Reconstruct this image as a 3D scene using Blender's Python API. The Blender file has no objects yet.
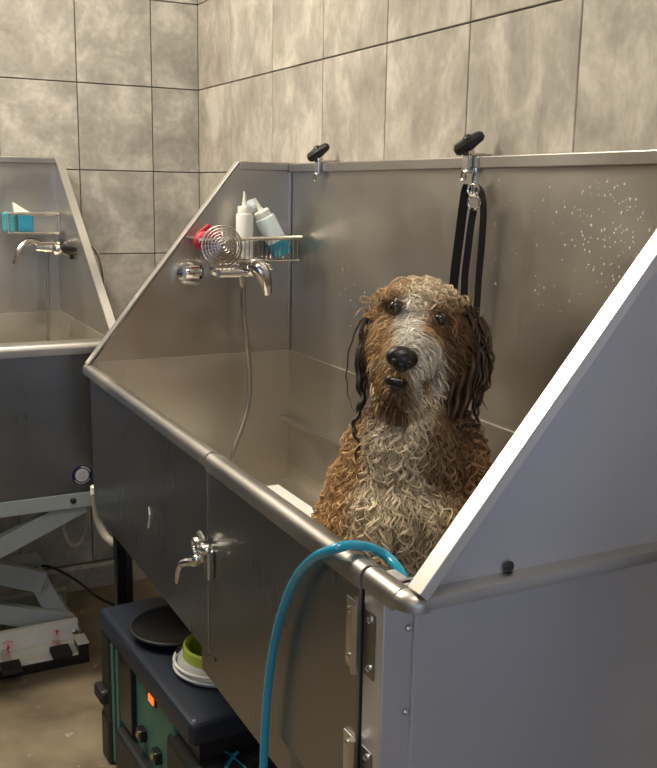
import bpy, bmesh, math, random
import numpy as np
from mathutils import Vector, Matrix
from mathutils.bvhtree import BVHTree
random.seed(7); rng = np.random.default_rng(7)
PI = math.pi
scene = bpy.context.scene
col = scene.collection

# ------------------------------------------------------------------ camera
C = Vector((3.0554, -1.0786, 1.3298))
FOC = 950.0
CR = Vector((0.45421671, 0.89071993, 0.01746983))
CU = Vector((-0.18550903, 0.07538316, 0.97974679))
CF = Vector((-0.87136306, 0.44825818, -0.19947688))
cam = bpy.data.cameras.new('camera')
cam.sensor_fit = 'HORIZONTAL'; cam.sensor_width = 36.0; cam.lens = FOC * 36.0 / 657.0
cam.clip_start = 0.05; cam.clip_end = 60
camo = bpy.data.objects.new('camera', cam); col.objects.link(camo)
m3 = Matrix((CR, CU, -CF)).transposed()
camo.matrix_world = Matrix.Translation(C) @ m3.to_4x4()
scene.camera = camo

# ------------------------------------------------------------------ world, lights, exposure
world = bpy.data.worlds.new('world'); scene.world = world; world.use_nodes = True
world.node_tree.nodes['Background'].inputs[0].default_value = (0.75, 0.85, 1.0, 1)
world.node_tree.nodes['Background'].inputs[1].default_value = 0.15
vs = scene.view_settings
vs.view_transform = 'Standard'; vs.look = 'None'; vs.gamma = 1.0; vs.use_curve_mapping = False
vs.exposure = -0.3
ROOM_X, ROOM_Y, ROOM_Z = 6.0, -4.6, 2.75
LAMPS = [  # ceiling panel lamps: x, y, size x, size y, power
    (0.78, -1.30, 0.42, 1.40, 66),
    (2.75, -0.75, 0.30, 0.60, 14),
    (4.3, -2.8, 0.60, 0.60, 6),
]
def area(name, loc, rot, sx, sy, power, color):
    l = bpy.data.lights.new(name, 'AREA'); l.shape = 'RECTANGLE'; l.size = sx; l.size_y = sy
    l.energy = power; l.color = color
    o = bpy.data.objects.new(name, l); col.objects.link(o); o.location = loc; o.rotation_euler = rot
    return o
for i, (x, y, sx, sy, pw) in enumerate(LAMPS):
    area('ceiling_lamp_light', (x, y, ROOM_Z - 0.075), (0, 0, 0), sx, sy, pw, (1.0, 0.91, 0.77))
# cool light of an unseen window, added facing the tub's near end
area('unseen_window_light', (ROOM_X - 0.12, -2.3, 1.2), (0, PI / 2, 0), 2.0, 2.5, 20, (0.55, 0.70, 1.0))

# ------------------------------------------------------------------ pixel helpers (direction only; depth from a touched plane)
def ray(px, py):
    return CF + CR * ((px - 328.5) / FOC) - CU * ((py - 384.0) / FOC)
def on(px, py, ax, val):
    v = ray(px, py); t = (val - C[ax]) / v[ax]
    return C + v * t
def proj(P):
    v = Vector(P) - C; z = v.dot(CF)
    return (328.5 + FOC * v.dot(CR) / z, 384.0 - FOC * v.dot(CU) / z)

# ------------------------------------------------------------------ materials
MATS = {}
def nmat(name):
    m = bpy.data.materials.new(name); m.use_nodes = True
    nt = m.node_tree; b = nt.nodes['Principled BSDF']
    MATS[name] = m
    return m, nt, b
def simple(name, colr, rough=0.5, metal=0.0, var=0.12, scale=30.0, bump=0.0, coat=0.0, trans=0.0, emit=None, estr=1.0, alpha=1.0):
    m, nt, b = nmat(name)
    tc = nt.nodes.new('ShaderNodeTexCoord'); no = nt.nodes.new('ShaderNodeTexNoise')
    no.inputs['Scale'].default_value = scale; no.inputs['Detail'].default_value = 4
    nt.links.new(tc.outputs['Object'], no.inputs['Vector'])
    mx = nt.nodes.new('ShaderNodeMix'); mx.data_type = 'RGBA'
    c = Vector(colr)
    mx.inputs['A'].default_value = (*[max(0, v * (1 - var)) for v in c], 1)
    mx.inputs['B'].default_value = (*[min(1, v * (1 + var)) for v in c], 1)
    nt.links.new(no.outputs['Fac'], mx.inputs['Factor'])
    nt.links.new(mx.outputs['Result'], b.inputs['Base Color'])
    b.inputs['Roughness'].default_value = rough; b.inputs['Metallic'].default_value = metal
    b.inputs['Coat Weight'].default_value = coat
    b.inputs['Transmission Weight'].default_value = trans
    b.inputs['Alpha'].default_value = alpha
    if bump:
        bp = nt.nodes.new('ShaderNodeBump'); bp.inputs['Strength'].default_value = bump; bp.inputs['Distance'].default_value = 0.002
        nt.links.new(no.outputs['Fac'], bp.inputs['Height']); nt.links.new(bp.outputs['Normal'], b.inputs['Normal'])
    if emit:
        b.inputs['Emission Color'].default_value = (*emit, 1); b.inputs['Emission Strength'].default_value = estr
    return m
def steel(name, colr, rough, axis, dirt=0.25, bump=0.015):
    """brushed stainless steel; axis = direction of the brushing"""
    m, nt, b = nmat(name)
    tc = nt.nodes.new('ShaderNodeTexCoord'); mp = nt.nodes.new('ShaderNodeMapping')
    sc = [260.0, 260.0, 260.0]; sc[axis] = 3.0
    mp.inputs['Scale'].default_value = sc
    no = nt.nodes.new('ShaderNodeTexNoise'); no.inputs['Scale'].default_value = 1.0; no.inputs['Detail'].default_value = 2
    nt.links.new(tc.outputs['Object'], mp.inputs['Vector']); nt.links.new(mp.outputs['Vector'], no.inputs['Vector'])
    st = nt.nodes.new('ShaderNodeTexNoise'); st.inputs['Scale'].default_value = 5.0; st.inputs['Detail'].default_value = 6; st.inputs['Roughness'].default_value = 0.6
    nt.links.new(tc.outputs['Object'], st.inputs['Vector'])
    rp = nt.nodes.new('ShaderNodeMapRange'); rp.inputs['From Min'].default_value = 0.35; rp.inputs['From Max'].default_value = 0.7
    rp.inputs['To Min'].default_value = rough * (1 - 0.5 * dirt); rp.inputs['To Max'].default_value = rough * (1 + dirt)
    nt.links.new(st.outputs['Fac'], rp.inputs['Value'])
    ad = nt.nodes.new('ShaderNodeMath'); ad.operation = 'MULTIPLY_ADD'
    ad.inputs[1].default_value = 0.12; nt.links.new(no.outputs['Fac'], ad.inputs[0]); nt.links.new(rp.outputs['Result'], ad.inputs[2])
    nt.links.new(ad.outputs['Value'], b.inputs['Roughness'])
    mx = nt.nodes.new('ShaderNodeMix'); mx.data_type = 'RGBA'
    mx.inputs['A'].default_value = (*[v * (1 - 0.3 * dirt) for v in colr], 1); mx.inputs['B'].default_value = (*colr, 1)
    nt.links.new(st.outputs['Fac'], mx.inputs['Factor']); nt.links.new(mx.outputs['Result'], b.inputs['Base Color'])
    b.inputs['Metallic'].default_value = 1.0
    bp = nt.nodes.new('ShaderNodeBump'); bp.inputs['Strength'].default_value = bump; bp.inputs['Distance'].default_value = 0.001
    nt.links.new(no.outputs['Fac'], bp.inputs['Height']); nt.links.new(bp.outputs['Normal'], b.inputs['Normal'])
    return m
def tile_mat(name, dark, mid, light, stretch=(1, 1, 1)):
    m, nt, b = nmat(name)
    tc = nt.nodes.new('ShaderNodeTexCoord'); oi = nt.nodes.new('ShaderNodeObjectInfo')
    mul = nt.nodes.new('ShaderNodeVectorMath'); mul.operation = 'SCALE'; mul.inputs['Scale'].default_value = 40
    comb = nt.nodes.new('ShaderNodeCombineXYZ')
    for i in range(3): nt.links.new(oi.outputs['Random'], comb.inputs[i])
    nt.links.new(comb.outputs[0], mul.inputs[0])
    mp = nt.nodes.new('ShaderNodeMapping'); mp.inputs['Scale'].default_value = stretch
    add = nt.nodes.new('ShaderNodeVectorMath'); add.operation = 'ADD'
    nt.links.new(tc.outputs['Object'], mp.inputs['Vector'])
    nt.links.new(mp.outputs['Vector'], add.inputs[0]); nt.links.new(mul.outputs[0], add.inputs[1])
    n1 = nt.nodes.new('ShaderNodeTexNoise'); n1.inputs['Scale'].default_value = 9; n1.inputs['Detail'].default_value = 8; n1.inputs['Roughness'].default_value = 0.62; n1.inputs['Distortion'].default_value = 0.4
    n2 = nt.nodes.new('ShaderNodeTexNoise'); n2.inputs['Scale'].default_value = 60; n2.inputs['Detail'].default_value = 5
    nt.links.new(add.outputs[0], n1.inputs['Vector']); nt.links.new(add.outputs[0], n2.inputs['Vector'])
    cr = nt.nodes.new('ShaderNodeValToRGB')
    e = cr.color_ramp.elements; e[0].position = 0.3; e[0].color = (*dark, 1); e[1].position = 0.68; e[1].color = (*light, 1)
    k = e.new(0.5); k.color = (*mid, 1)
    ma = nt.nodes.new('ShaderNodeMath'); ma.operation = 'MULTIPLY_ADD'; ma.inputs[1].default_value = 0.22
    sb = nt.nodes.new('ShaderNodeMath'); sb.operation = 'SUBTRACT'; sb.inputs[1].default_value = 0.11
    nt.links.new(n2.outputs['Fac'], ma.inputs[0]); nt.links.new(n1.outputs['Fac'], sb.inputs[0]); nt.links.new(sb.outputs[0], ma.inputs[2])
    nt.links.new(ma.outputs[0], cr.inputs['Fac']); nt.links.new(cr.outputs['Color'], b.inputs['Base Color'])
    b.inputs['Roughness'].default_value = 0.48
    bp = nt.nodes.new('ShaderNodeBump'); bp.inputs['Strength'].default_value = 0.12; bp.inputs['Distance'].default_value = 0.002
    nt.links.new(n1.outputs['Fac'], bp.inputs['Height']); nt.links.new(bp.outputs['Normal'], b.inputs['Normal'])
    return m
def floor_mat():
    m, nt, b = nmat('floor')
    tc = nt.nodes.new('ShaderNodeTexCoord')
    n1 = nt.nodes.new('ShaderNodeTexNoise'); n1.inputs['Scale'].default_value = 6; n1.inputs['Detail'].default_value = 8
    n2 = nt.nodes.new('ShaderNodeTexNoise'); n2.inputs['Scale'].default_value = 22; n2.inputs['Detail'].default_value = 4
    for n in (n1, n2): nt.links.new(tc.outputs['Object'], n.inputs['Vector'])
    cr = nt.nodes.new('ShaderNodeValToRGB'); e = cr.color_ramp.elements
    e[0].position = 0.3; e[0].color = (0.10, 0.078, 0.048, 1); e[1].position = 0.72; e[1].color = (0.27, 0.215, 0.14, 1)
    nt.links.new(n1.outputs['Fac'], cr.inputs['Fac'])
    c2 = nt.nodes.new('ShaderNodeValToRGB'); e = c2.color_ramp.elements
    e[0].position = 0.66; e[0].color = (0, 0, 0, 1); e[1].position = 0.74; e[1].color = (1, 1, 1, 1)
    nt.links.new(n2.outputs['Fac'], c2.inputs['Fac'])
    mx = nt.nodes.new('ShaderNodeMix'); mx.data_type = 'RGBA'; mx.inputs['B'].default_value = (0.45, 0.41, 0.34, 1)
    nt.links.new(cr.outputs['Color'], mx.inputs['A']); nt.links.new(c2.outputs['Color'], mx.inputs['Factor'])
    nt.links.new(mx.outputs['Result'], b.inputs['Base Color']); b.inputs['Roughness'].default_value = 0.6
    return m
def attr_mat(name, rough, spec=0.5):
    m, nt, b = nmat(name)
    at = nt.nodes.new('ShaderNodeAttribute'); at.attribute_name = 'coat'
    nt.links.new(at.outputs['Color'], b.inputs['Base Color'])
    b.inputs['Roughness'].default_value = rough; b.inputs['Specular IOR Level'].default_value = spec
    return m

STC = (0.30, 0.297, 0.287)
steel('steel_front', STC, 0.25, 2, 0.3)  # dark reflections put into the base colour of the front sheets
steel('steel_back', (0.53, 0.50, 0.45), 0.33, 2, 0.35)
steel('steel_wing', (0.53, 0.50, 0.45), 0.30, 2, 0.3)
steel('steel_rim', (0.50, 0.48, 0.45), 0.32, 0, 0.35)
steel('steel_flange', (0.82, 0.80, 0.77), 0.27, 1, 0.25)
steel('steel_end', (0.74, 0.75, 0.79), 0.42, 1, 0.2)  # blue tint in the colour stands for the end panel's bluish reflection
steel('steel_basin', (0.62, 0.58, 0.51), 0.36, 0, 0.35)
simple('chrome', (0.80, 0.79, 0.77), 0.12, 1.0, 0.03)
simple('hardware_steel', (0.66, 0.64, 0.6), 0.25, 1.0, 0.1)
simple('wire_steel', (0.5, 0.47, 0.43), 0.3, 1.0, 0.1)
simple('black_plastic', (0.012, 0.012, 0.014), 0.32, 0, 0.3)
simple('black_rubber', (0.014, 0.014, 0.014), 0.7, 0, 0.4, 60, 0.2)
simple('black_webbing', (0.006, 0.006, 0.007), 0.8, 0, 0.3, 300, 0.3)
simple('grout', (0.17, 0.155, 0.13), 0.9, 0, 0.2)
tile_mat('tile_left', (0.25, 0.233, 0.205), (0.36, 0.338, 0.30), (0.53, 0.50, 0.445))
tile_mat('tile_right', (0.28, 0.256, 0.217), (0.40, 0.37, 0.318), (0.58, 0.54, 0.465), (1.25, 1, 0.8))
floor_mat()
simple('ceiling_paint', (0.75, 0.73, 0.68), 0.9, 0, 0.03)
simple('dark_paint', (0.05, 0.048, 0.045), 0.8, 0, 0.1, 4)
simple('grey_paint', (0.34, 0.34, 0.35), 0.8, 0, 0.1, 4)
simple('unseen_window_pane', (0.6, 0.7, 0.8), 0.2, 0, 0.02, emit=(0.5, 0.66, 1.0), estr=0.35)
simple('lamp_diffuser', (0.9, 0.88, 0.82), 0.5, 0, 0.02, emit=(1.0, 0.88, 0.68), estr=11.0)
simple('added_door_paint', (0.52, 0.58, 0.76), 0.5, 0, 0.06, 6)
simple('white_enamel', (0.72, 0.71, 0.66), 0.4, 0, 0.08)
simple('lift_grey', (0.36, 0.40, 0.40), 0.45, 0, 0.12, 12)
simple('white_plastic', (0.80, 0.79, 0.74), 0.38, 0, 0.04)
simple('bottle_white', (0.80, 0.80, 0.77), 0.35, 0, 0.03)
simple('bottle_clear', (0.66, 0.76, 0.78), 0.3, 0, 0.05)
simple('bottle_liquid', (0.03, 0.36, 0.55), 0.25, 0, 0.1)
simple('blue_brush', (0.02, 0.22, 0.36), 0.5, 0, 0.15)
simple('teal_brush', (0.05, 0.32, 0.36), 0.5, 0, 0.15)
simple('red_plastic', (0.45, 0.02, 0.04), 0.5, 0, 0.15)
simple('sticker_blue', (0.015, 0.018, 0.07), 0.4, 0, 0.1)
simple('sticker_white', (0.62, 0.62, 0.58), 0.5, 0, 0.1)
simple('sticker_red', (0.55, 0.05, 0.06), 0.5, 0, 0.1)
simple('sticker_pink', (0.80, 0.58, 0.54), 0.5, 0, 0.05)
simple('blue_hose', (0.012, 0.29, 0.46), 0.22, 0, 0.12, 8, coat=0.5)
simple('navy_shell', (0.013, 0.018, 0.030), 0.42, 0, 0.35, 14, 0.15)
simple('dark_shell', (0.014, 0.015, 0.017), 0.5, 0, 0.3, 14)
simple('green_steel', (0.055, 0.17, 0.125), 0.5, 0, 0.3, 18)
simple('brass', (0.75, 0.58, 0.30), 0.25, 1.0, 0.05)
simple('lit_switch', (0.5, 0.06, 0.02), 0.3, 0, 0.1, emit=(1.0, 0.18, 0.03), estr=1.6)
simple('lime_plastic', (0.36, 0.46, 0.04), 0.45, 0, 0.1)
simple('pale_grey_plastic', (0.48, 0.49, 0.47), 0.45, 0, 0.1)
simple('beige_hose', (0.33, 0.31, 0.25), 0.45, 0, 0.1)
simple('droplet', (0.85, 0.86, 0.86), 0.12, 0, 0.03)
simple('dog_nose', (0.008, 0.007, 0.007), 0.28, 0, 0.4, 400, 0.3)
simple('dog_eye', (0.010, 0.006, 0.004), 0.06, 0, 0.1, coat=1.0)
simple('dog_mouth', (0.02, 0.008, 0.008), 0.35, 0, 0.2)
simple('dog_tongue', (0.35, 0.16, 0.14), 0.35, 0, 0.1)
attr_mat('dog_coat', 0.42, 0.4)
attr_mat('dog_skin', 0.6, 0.3)

# ------------------------------------------------------------------ mesh helpers
class MB:
    def __init__(s): s.v = []; s.f = []
    def add(s, vs_, fs):
        o = len(s.v); s.v += [Vector(p) for p in vs_]; s.f += [[i + o for i in f] for f in fs]
        return s
    def box(s, a, b):
        x0, x1 = sorted((a[0], b[0])); y0, y1 = sorted((a[1], b[1])); z0, z1 = sorted((a[2], b[2]))
        return s.add([(x0, y0, z0), (x1, y0, z0), (x1, y1, z0), (x0, y1, z0), (x0, y0, z1), (x1, y0, z1), (x1, y1, z1), (x0, y1, z1)],
                     [(0, 3, 2, 1), (4, 5, 6, 7), (0, 1, 5, 4), (1, 2, 6, 5), (2, 3, 7, 6), (3, 0, 4, 7)])
    def hexa(s, b4, t4):
        """solid between two quads with matching corners"""
        return s.add(list(b4) + list(t4), [(0, 3, 2, 1), (4, 5, 6, 7), (0, 1, 5, 4), (1, 2, 6, 5), (2, 3, 7, 6), (3, 0, 4, 7)])
    def prism(s, poly, off):
        """poly: list of 3D points, swept along the vector off"""
        n = len(poly); off = Vector(off)
        a = [Vector(p) for p in poly]; b = [p + off for p in a]
        return s.add(a + b, [list(range(n))[::-1], [n + i for i in range(n)]] + [(i, (i + 1) % n, n + (i + 1) % n, n + i) for i in range(n)])
    def tube(s, pts, r, seg=10, closed=False, squash=None):
        pts = [Vector(p) for p in pts]; n = len(pts)
        rs = r if isinstance(r, (list, tuple)) else [r] * n
        vs_ = []; prev = None
        for i, p in enumerate(pts):
            if closed: t = pts[(i + 1) % n] - pts[i - 1]
            else: t = pts[min(i + 1, n - 1)] - pts[max(i - 1, 0)]
            if t.length < 1e-9: t = Vector((0, 0, 1))
            t.normalize()
            if prev is None:
                a = Vector((0, 0, 1)) if abs(t.z) < 0.9 else Vector((1, 0, 0))
                u = t.cross(a).normalized()
            else:
                u = (prev - t * prev.dot(t)).normalized()
            prev = u; w = t.cross(u)
            for k in range(seg):
                an = 2 * PI * k / seg
                vs_.append(p + (u * math.cos(an) + w * math.sin(an)) * rs[i])
        fs = []
        m = n if closed else n - 1
        for i in range(m):
            j = (i + 1) % n
            for k in range(seg):
                l = (k + 1) % seg
                fs.append((i * seg + k, i * seg + l, j * seg + l, j * seg + k))
        if not closed:
            fs.append([k for k in range(seg)][::-1]); fs.append([(n - 1) * seg + k for k in range(seg)])
        return s.add(vs_, fs)
    def lathe(s, prof, base, axis=(0, 0, 1), seg=24):
        """prof: list of (radius, height along axis)"""
        ax = Vector(axis).normalized(); a = Vector((0, 0, 1)) if abs(ax.z) < 0.9 else Vector((1, 0, 0))
        u = ax.cross(a).normalized(); w = ax.cross(u); base = Vector(base)
        vs_ = []; n = len(prof)
        for (r, h) in prof:
            for k in range(seg):
                an = 2 * PI * k / seg
                vs_.append(base + ax * h + (u * math.cos(an) + w * math.sin(an)) * max(r, 1e-5))
        fs = []
        for i in range(n - 1):
            for k in range(seg):
                l = (k + 1) % seg
                fs.append((i * seg + k, i * seg + l, (i + 1) * seg + l, (i + 1) * seg + k))
        fs.append([k for k in range(seg)][::-1]); fs.append([(n - 1) * seg + k for k in range(seg)])
        return s.add(vs_, fs)
    def ellip(s, c, rx, ry, rz, ax=None, seg=16, rings=10):
        c = Vector(c); ax = ax or (Vector((1, 0, 0)), Vector((0, 1, 0)), Vector((0, 0, 1)))
        vs_ = []
        for i in range(rings + 1):
            th = PI * i / rings
            for k in range(seg):
                ph = 2 * PI * k / seg
                vs_.append(c + ax[0] * (rx * math.sin(th) * math.cos(ph)) + ax[1] * (ry * math.sin(th) * math.sin(ph)) + ax[2] * (rz * math.cos(th)))
        fs = []
        for i in range(rings):
            for k in range(seg):
                l = (k + 1) % seg
                fs.append((i * seg + k, (i + 1) * seg + k, (i + 1) * seg + l, i * seg + l))
        return s.add(vs_, fs)
    def ribbon(s, pts, wdir, width, thick):
        """flat strap along pts; wdir = direction of its width"""
        pts = [Vector(p) for p in pts]; n = len(pts)
        vs_ = []
        for i, p in enumerate(pts):
            t = (pts[min(i + 1, n - 1)] - pts[max(i - 1, 0)]).normalized()
            wd = wdir[i] if isinstance(wdir, list) else wdir
            w = Vector(wd); w = (w - t * w.dot(t)).normalized(); nn = t.cross(w)
            for a, b_ in ((-1, -1), (1, -1), (1, 1), (-1, 1)):
                vs_.append(p + w * (a * width / 2) + nn * (b_ * thick / 2))
        fs = []
        for i in range(n - 1):
            for k in range(4):
                l = (k + 1) % 4
                fs.append((i * 4 + k, i * 4 + l, (i + 1) * 4 + l, (i + 1) * 4 + k))
        fs.append((3, 2, 1, 0)); fs.append([(n - 1) * 4 + k for k in range(4)])
        return s.add(vs_, fs)
    def build(s, name, mat, parent=None, bevel=0.0, bseg=2, smooth=True, origin=None):
        if parent is not None:
            org = root_origin(parent)
        else:
            org = Vector(origin) if origin is not None else Vector((0, 0, 0))
        me = bpy.data.meshes.new(name)
        me.from_pydata([tuple(p - org) for p in s.v], [], s.f)
        bm = bmesh.new(); bm.from_mesh(me)
        bmesh.ops.remove_doubles(bm, verts=bm.verts, dist=1e-6)
        bmesh.ops.recalc_face_normals(bm, faces=bm.faces)
        if bevel > 0:
            ed = [e for e in bm.edges if len(e.link_faces) == 2 and e.calc_face_angle(0) > 0.6]
            bmesh.ops.bevel(bm, geom=ed, offset=bevel, segments=bseg, profile=0.5, affect='EDGES', clamp_overlap=True)
        if smooth:
            for f in bm.faces: f.smooth = True
            for e in bm.edges:
                if len(e.link_faces) == 2 and e.calc_face_angle(0) > (0.2 if bevel > 0 else 0.55): e.smooth = False
        bm.to_mesh(me); bm.free()
        me.materials.append(MATS[mat])
        o = bpy.data.objects.new(name, me); col.objects.link(o)
        if parent is not None: o.parent = parent
        else: o.location = org
        return o
def root_origin(o):
    while o.parent is not None: o = o.parent
    return o.location.copy()
def thing(name, label, cat, loc=(0, 0, 0), group=None):
    o = bpy.data.objects.new(name, None); col.objects.link(o); o.location = loc; o.empty_display_size = 0.05
    o['label'] = label; o['category'] = cat
    if group: o['group'] = group
    return o
def tag(o, label, cat, group=None):
    o['label'] = label; o['category'] = cat
    if group: o['group'] = group
    return o
def struct(o):
    o['kind'] = 'structure'; return o
def smooth_path(pts, n=8):
    """Catmull-Rom through the points"""
    P = [Vector(p) for p in pts]; P = [P[0] * 2 - P[1]] + P + [P[-1] * 2 - P[-2]]
    out = []
    for i in range(1, len(P) - 2):
        for k in range(n):
            t = k / n; a, b, c, d = P[i - 1], P[i], P[i + 1], P[i + 2]
            out.append(0.5 * ((2 * b) + (c - a) * t + (2 * a - 5 * b + 4 * c - d) * t * t + (3 * b - a - 3 * c + d) * t ** 3))
    out.append(P[-2])
    return out

# ------------------------------------------------------------------ the room
Z1, TH, TR, OFFR, TL, OFFL = 1.6411, 0.2616, 0.305, -0.0141, 0.2356, 0.1558
fl = struct(MB().box((0, ROOM_Y, -0.1), (ROOM_X, 0.1, 0)).build('floor', 'floor'))
ce = struct(MB().box((-0.1, ROOM_Y, ROOM_Z), (ROOM_X, 0.1, ROOM_Z + 0.1)).build('ceiling', 'ceiling_paint'))
wl = struct(MB().box((-0.1, ROOM_Y, 0), (-0.006, 0.1, ROOM_Z)).build('wall_left', 'grout'))
wr = struct(MB().box((-0.006, 0.006, 0), (ROOM_X, 0.1, ROOM_Z)).build('wall_right', 'grout'))
wf = struct(MB().box((-0.1, ROOM_Y - 0.1, 0), (ROOM_X, ROOM_Y, ROOM_Z)).build('wall_front', 'grey_paint'))
struct(MB().box((0, ROOM_Y, 0), (ROOM_X, ROOM_Y + 0.03, 1.15)).build('added_dark_trim_1', 'dark_paint'))  # unseen dark wainscot, added so the front steel reflects dark
wn = MB()
WA, WB, WC, WD = -3.6, -1.0, 0.15, 2.25
wn.box((ROOM_X, ROOM_Y, 0), (ROOM_X + 0.1, WA, ROOM_Z)); wn.box((ROOM_X, WB, 0), (ROOM_X + 0.1, 0.1, ROOM_Z))
wn.box((ROOM_X, WA, 0), (ROOM_X + 0.1, WB, WC)); wn.box((ROOM_X, WA, WD), (ROOM_X + 0.1, WB, ROOM_Z))
wnear = struct(wn.build('wall_near', 'grey_paint'))
win = MB()  # unseen window, added to give the steel something cool to reflect
WM = (WA + WB) / 2
for a, b in (((WA, WC), (WA + 0.06, WD)), ((WB - 0.06, WC), (WB, WD)), ((WA, WC), (WB, WC + 0.06)), ((WA, WD - 0.06), (WB, WD)), ((WM - 0.03, WC), (WM + 0.03, WD))):
    win.box((ROOM_X - 0.02, a[0], a[1]), (ROOM_X + 0.06, b[0], b[1]))
w1 = struct(win.build('unseen_window_1', 'white_enamel'))
MB().box((ROOM_X + 0.01, WA + 0.06, WC + 0.06), (ROOM_X + 0.02, WM - 0.03, WD - 0.06)).build('pane', 'unseen_window_pane', w1)
MB().box((ROOM_X + 0.01, WM + 0.03, WC + 0.06), (ROOM_X + 0.02, WB - 0.06, WD - 0.06)).build('pane', 'unseen_window_pane', w1)

d1 = struct(MB().box((2.50, -0.035, 0.0), (3.40, 0.0, 2.1)).build('added_door_1', 'added_door_paint', None, bevel=0.004))  # unseen blue-grey door, added so the end panel reflects a bluish tone
for (za, zc) in ((0.15, 0.95), (1.1, 1.95)):
    MB().box((2.62, -0.043, za), (3.28, -0.035, zc)).build('added_door_panel', 'added_door_paint', d1, bevel=0.003)
MB().tube([(3.33, -0.035, 1.0), (3.33, -0.085, 1.0), (3.22, -0.085, 1.0)], 0.009, 10).build('added_door_handle', 'chrome', d1)

tile_cache = {}
def tile(wall, mat, a, b, h, w, place):
    """one wall tile with a softened edge; a..b along the wall, h height"""
    key = (mat, round(b - a, 3), round(h, 3))
    if key not in tile_cache:
        g = 0.0016; L = b - a
        mb = MB()
        if mat == 'tile_left': mb.box((0, -L / 2 + g, -h / 2 + g), (0.008, L / 2 - g, h / 2 - g))
        else: mb.box((-L / 2 + g, -0.008, -h / 2 + g), (L / 2 - g, 0, h / 2 - g))
        o = mb.build('tile', mat, None, bevel=0.0012, bseg=1); tile_cache[key] = o.data
        bpy.data.objects.remove(o)
    o = bpy.data.objects.new('tile', tile_cache[key]); col.objects.link(o); o.parent = wall; o.location = place
    return o
rows = []
z = Z1 - 7 * TH
while z < ROOM_Z:
    a, b = max(z, 0.085), min(z + TH, ROOM_Z)
    if b - a > 0.02: rows.append((a, b))
    z += TH
for (za, zb_) in rows:
    ys = [0.0, -OFFL] + [-OFFL - TL * k for k in range(1, 9)]
    for i in range(len(ys) - 1):
        tile(wl, 'tile_left', ys[i + 1], ys[i], zb_ - za, 0, (-0.007, (ys[i] + ys[i + 1]) / 2, (za + zb_) / 2))
    xs = [0.0] + [OFFR + TR * k for k in range(1, 14)]
    for i in range(len(xs) - 1):
        if xs[i + 1] > 2.50 and xs[i] < 3.40 and za < 2.1: continue
        tile(wr, 'tile_right', xs[i], xs[i + 1], zb_ - za, 0, ((xs[i] + xs[i + 1]) / 2, 0.007, (za + zb_) / 2))
for side, wall in (('left', wl), ('right', wr)):
    bb = MB()
    if side == 'left':
        bb.prism([(-0.006, 0, 0), (0.022, 0, 0), (0.016, 0, 0.07), (0.008, 0, 0.08), (-0.006, 0, 0.08)], (0, -2.0, 0))
    else:
        bb.prism([(0.03, 0.006, 0), (0.03, -0.022, 0), (0.03, -0.016, 0.07), (0.03, -0.008, 0.08), (0.03, 0.006, 0.08)], (2.46, 0, 0))
    struct(bb.build('baseboard_' + side, 'tile_' + side))
for i, (x, y, sx, sy, pw) in enumerate(LAMPS):
    t = thing('ceiling_lamp', ['square warm ceiling panel lamp over the lift tub side', 'narrow warm ceiling panel lamp over the near end of the tub', 'square warm ceiling panel lamp close to the unseen window'][i], 'lamp', (x, y, ROOM_Z - 0.06))
    f = MB()
    e = 0.03
    f.box((x - sx / 2 - e, y - sy / 2 - e, ROOM_Z - 0.06), (x - sx / 2, y + sy / 2 + e, ROOM_Z)); f.box((x + sx / 2, y - sy / 2 - e, ROOM_Z - 0.06), (x + sx / 2 + e, y + sy / 2 + e, ROOM_Z))
    f.box((x - sx / 2, y - sy / 2 - e, ROOM_Z - 0.06), (x + sx / 2, y - sy / 2, ROOM_Z)); f.box((x - sx / 2, y + sy / 2, ROOM_Z - 0.06), (x + sx / 2, y + sy / 2 + e, ROOM_Z))
    f.build('frame', 'white_enamel', t)
    MB().box((x - sx / 2, y - sy / 2, ROOM_Z - 0.05), (x + sx / 2, y + sy / 2, ROOM_Z - 0.03)).build('diffuser', 'lamp_diffuser', t)

# ------------------------------------------------------------------ the main tub
X0, X1, YF, YB, YT, ZF, ZB = 0.787, 2.262, -0.572, -0.03, -0.172, 0.907, 1.395
PX = 2.200
ZS = 0.913          # seam between basin and splash panels
YP = YF + 0.012     # plane of the front sheet
tub = thing('grooming_tub', 'long stainless steel dog washing tub with side door, holding the wet dog', 'tub', (1.52, -0.3, 0))
T = 0.004
# splash panels and basin
MB().box((X0, YB, ZS), (2.238, YB + T, ZB - 0.02)).build('back_panel', 'steel_back', tub)
MB().box((X0, YB - 0.004, 0.60), (PX - 0.006, YB + T - 0.001, ZS)).build('basin_back', 'steel_back', tub)
MB().box((X0 - T, YF + 0.03, 0.60), (X0 + 0.004, YB, ZS)).build('basin_side', 'steel_basin', tub)
MB().box((PX - 0.010, YF + 0.03, 0.60), (PX - 0.006, YB, ZF - 0.01)).build('basin_side', 'steel_basin', tub)
MB().box((X0, YP + 0.012, 0.60), (PX - 0.01, YP + 0.016, ZF - 0.01)).build('basin_front', 'steel_basin', tub)
pan = MB().hexa([(X0, YP + 0.012, 0.535), (PX - 0.006, YP + 0.012, 0.515), (PX - 0.006, YB, 0.515), (X0, YB, 0.535)],
          [(X0, YP + 0.012, 0.56), (PX - 0.006, YP + 0.012, 0.54), (PX - 0.006, YB, 0.54), (X0, YB, 0.56)])
for ya in (YP + 0.012, YB - 0.002): pan.box((X0, ya, 0.53), (PX - 0.006, ya + 0.004, 0.602))
pan.box((X0 - T, YP + 0.03, 0.53), (X0, YB, 0.602)); pan.box((PX - 0.010, YP + 0.03, 0.51), (PX - 0.006, YB, 0.602))
pan.build('floor_pan', 'steel_basin', tub)
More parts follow.
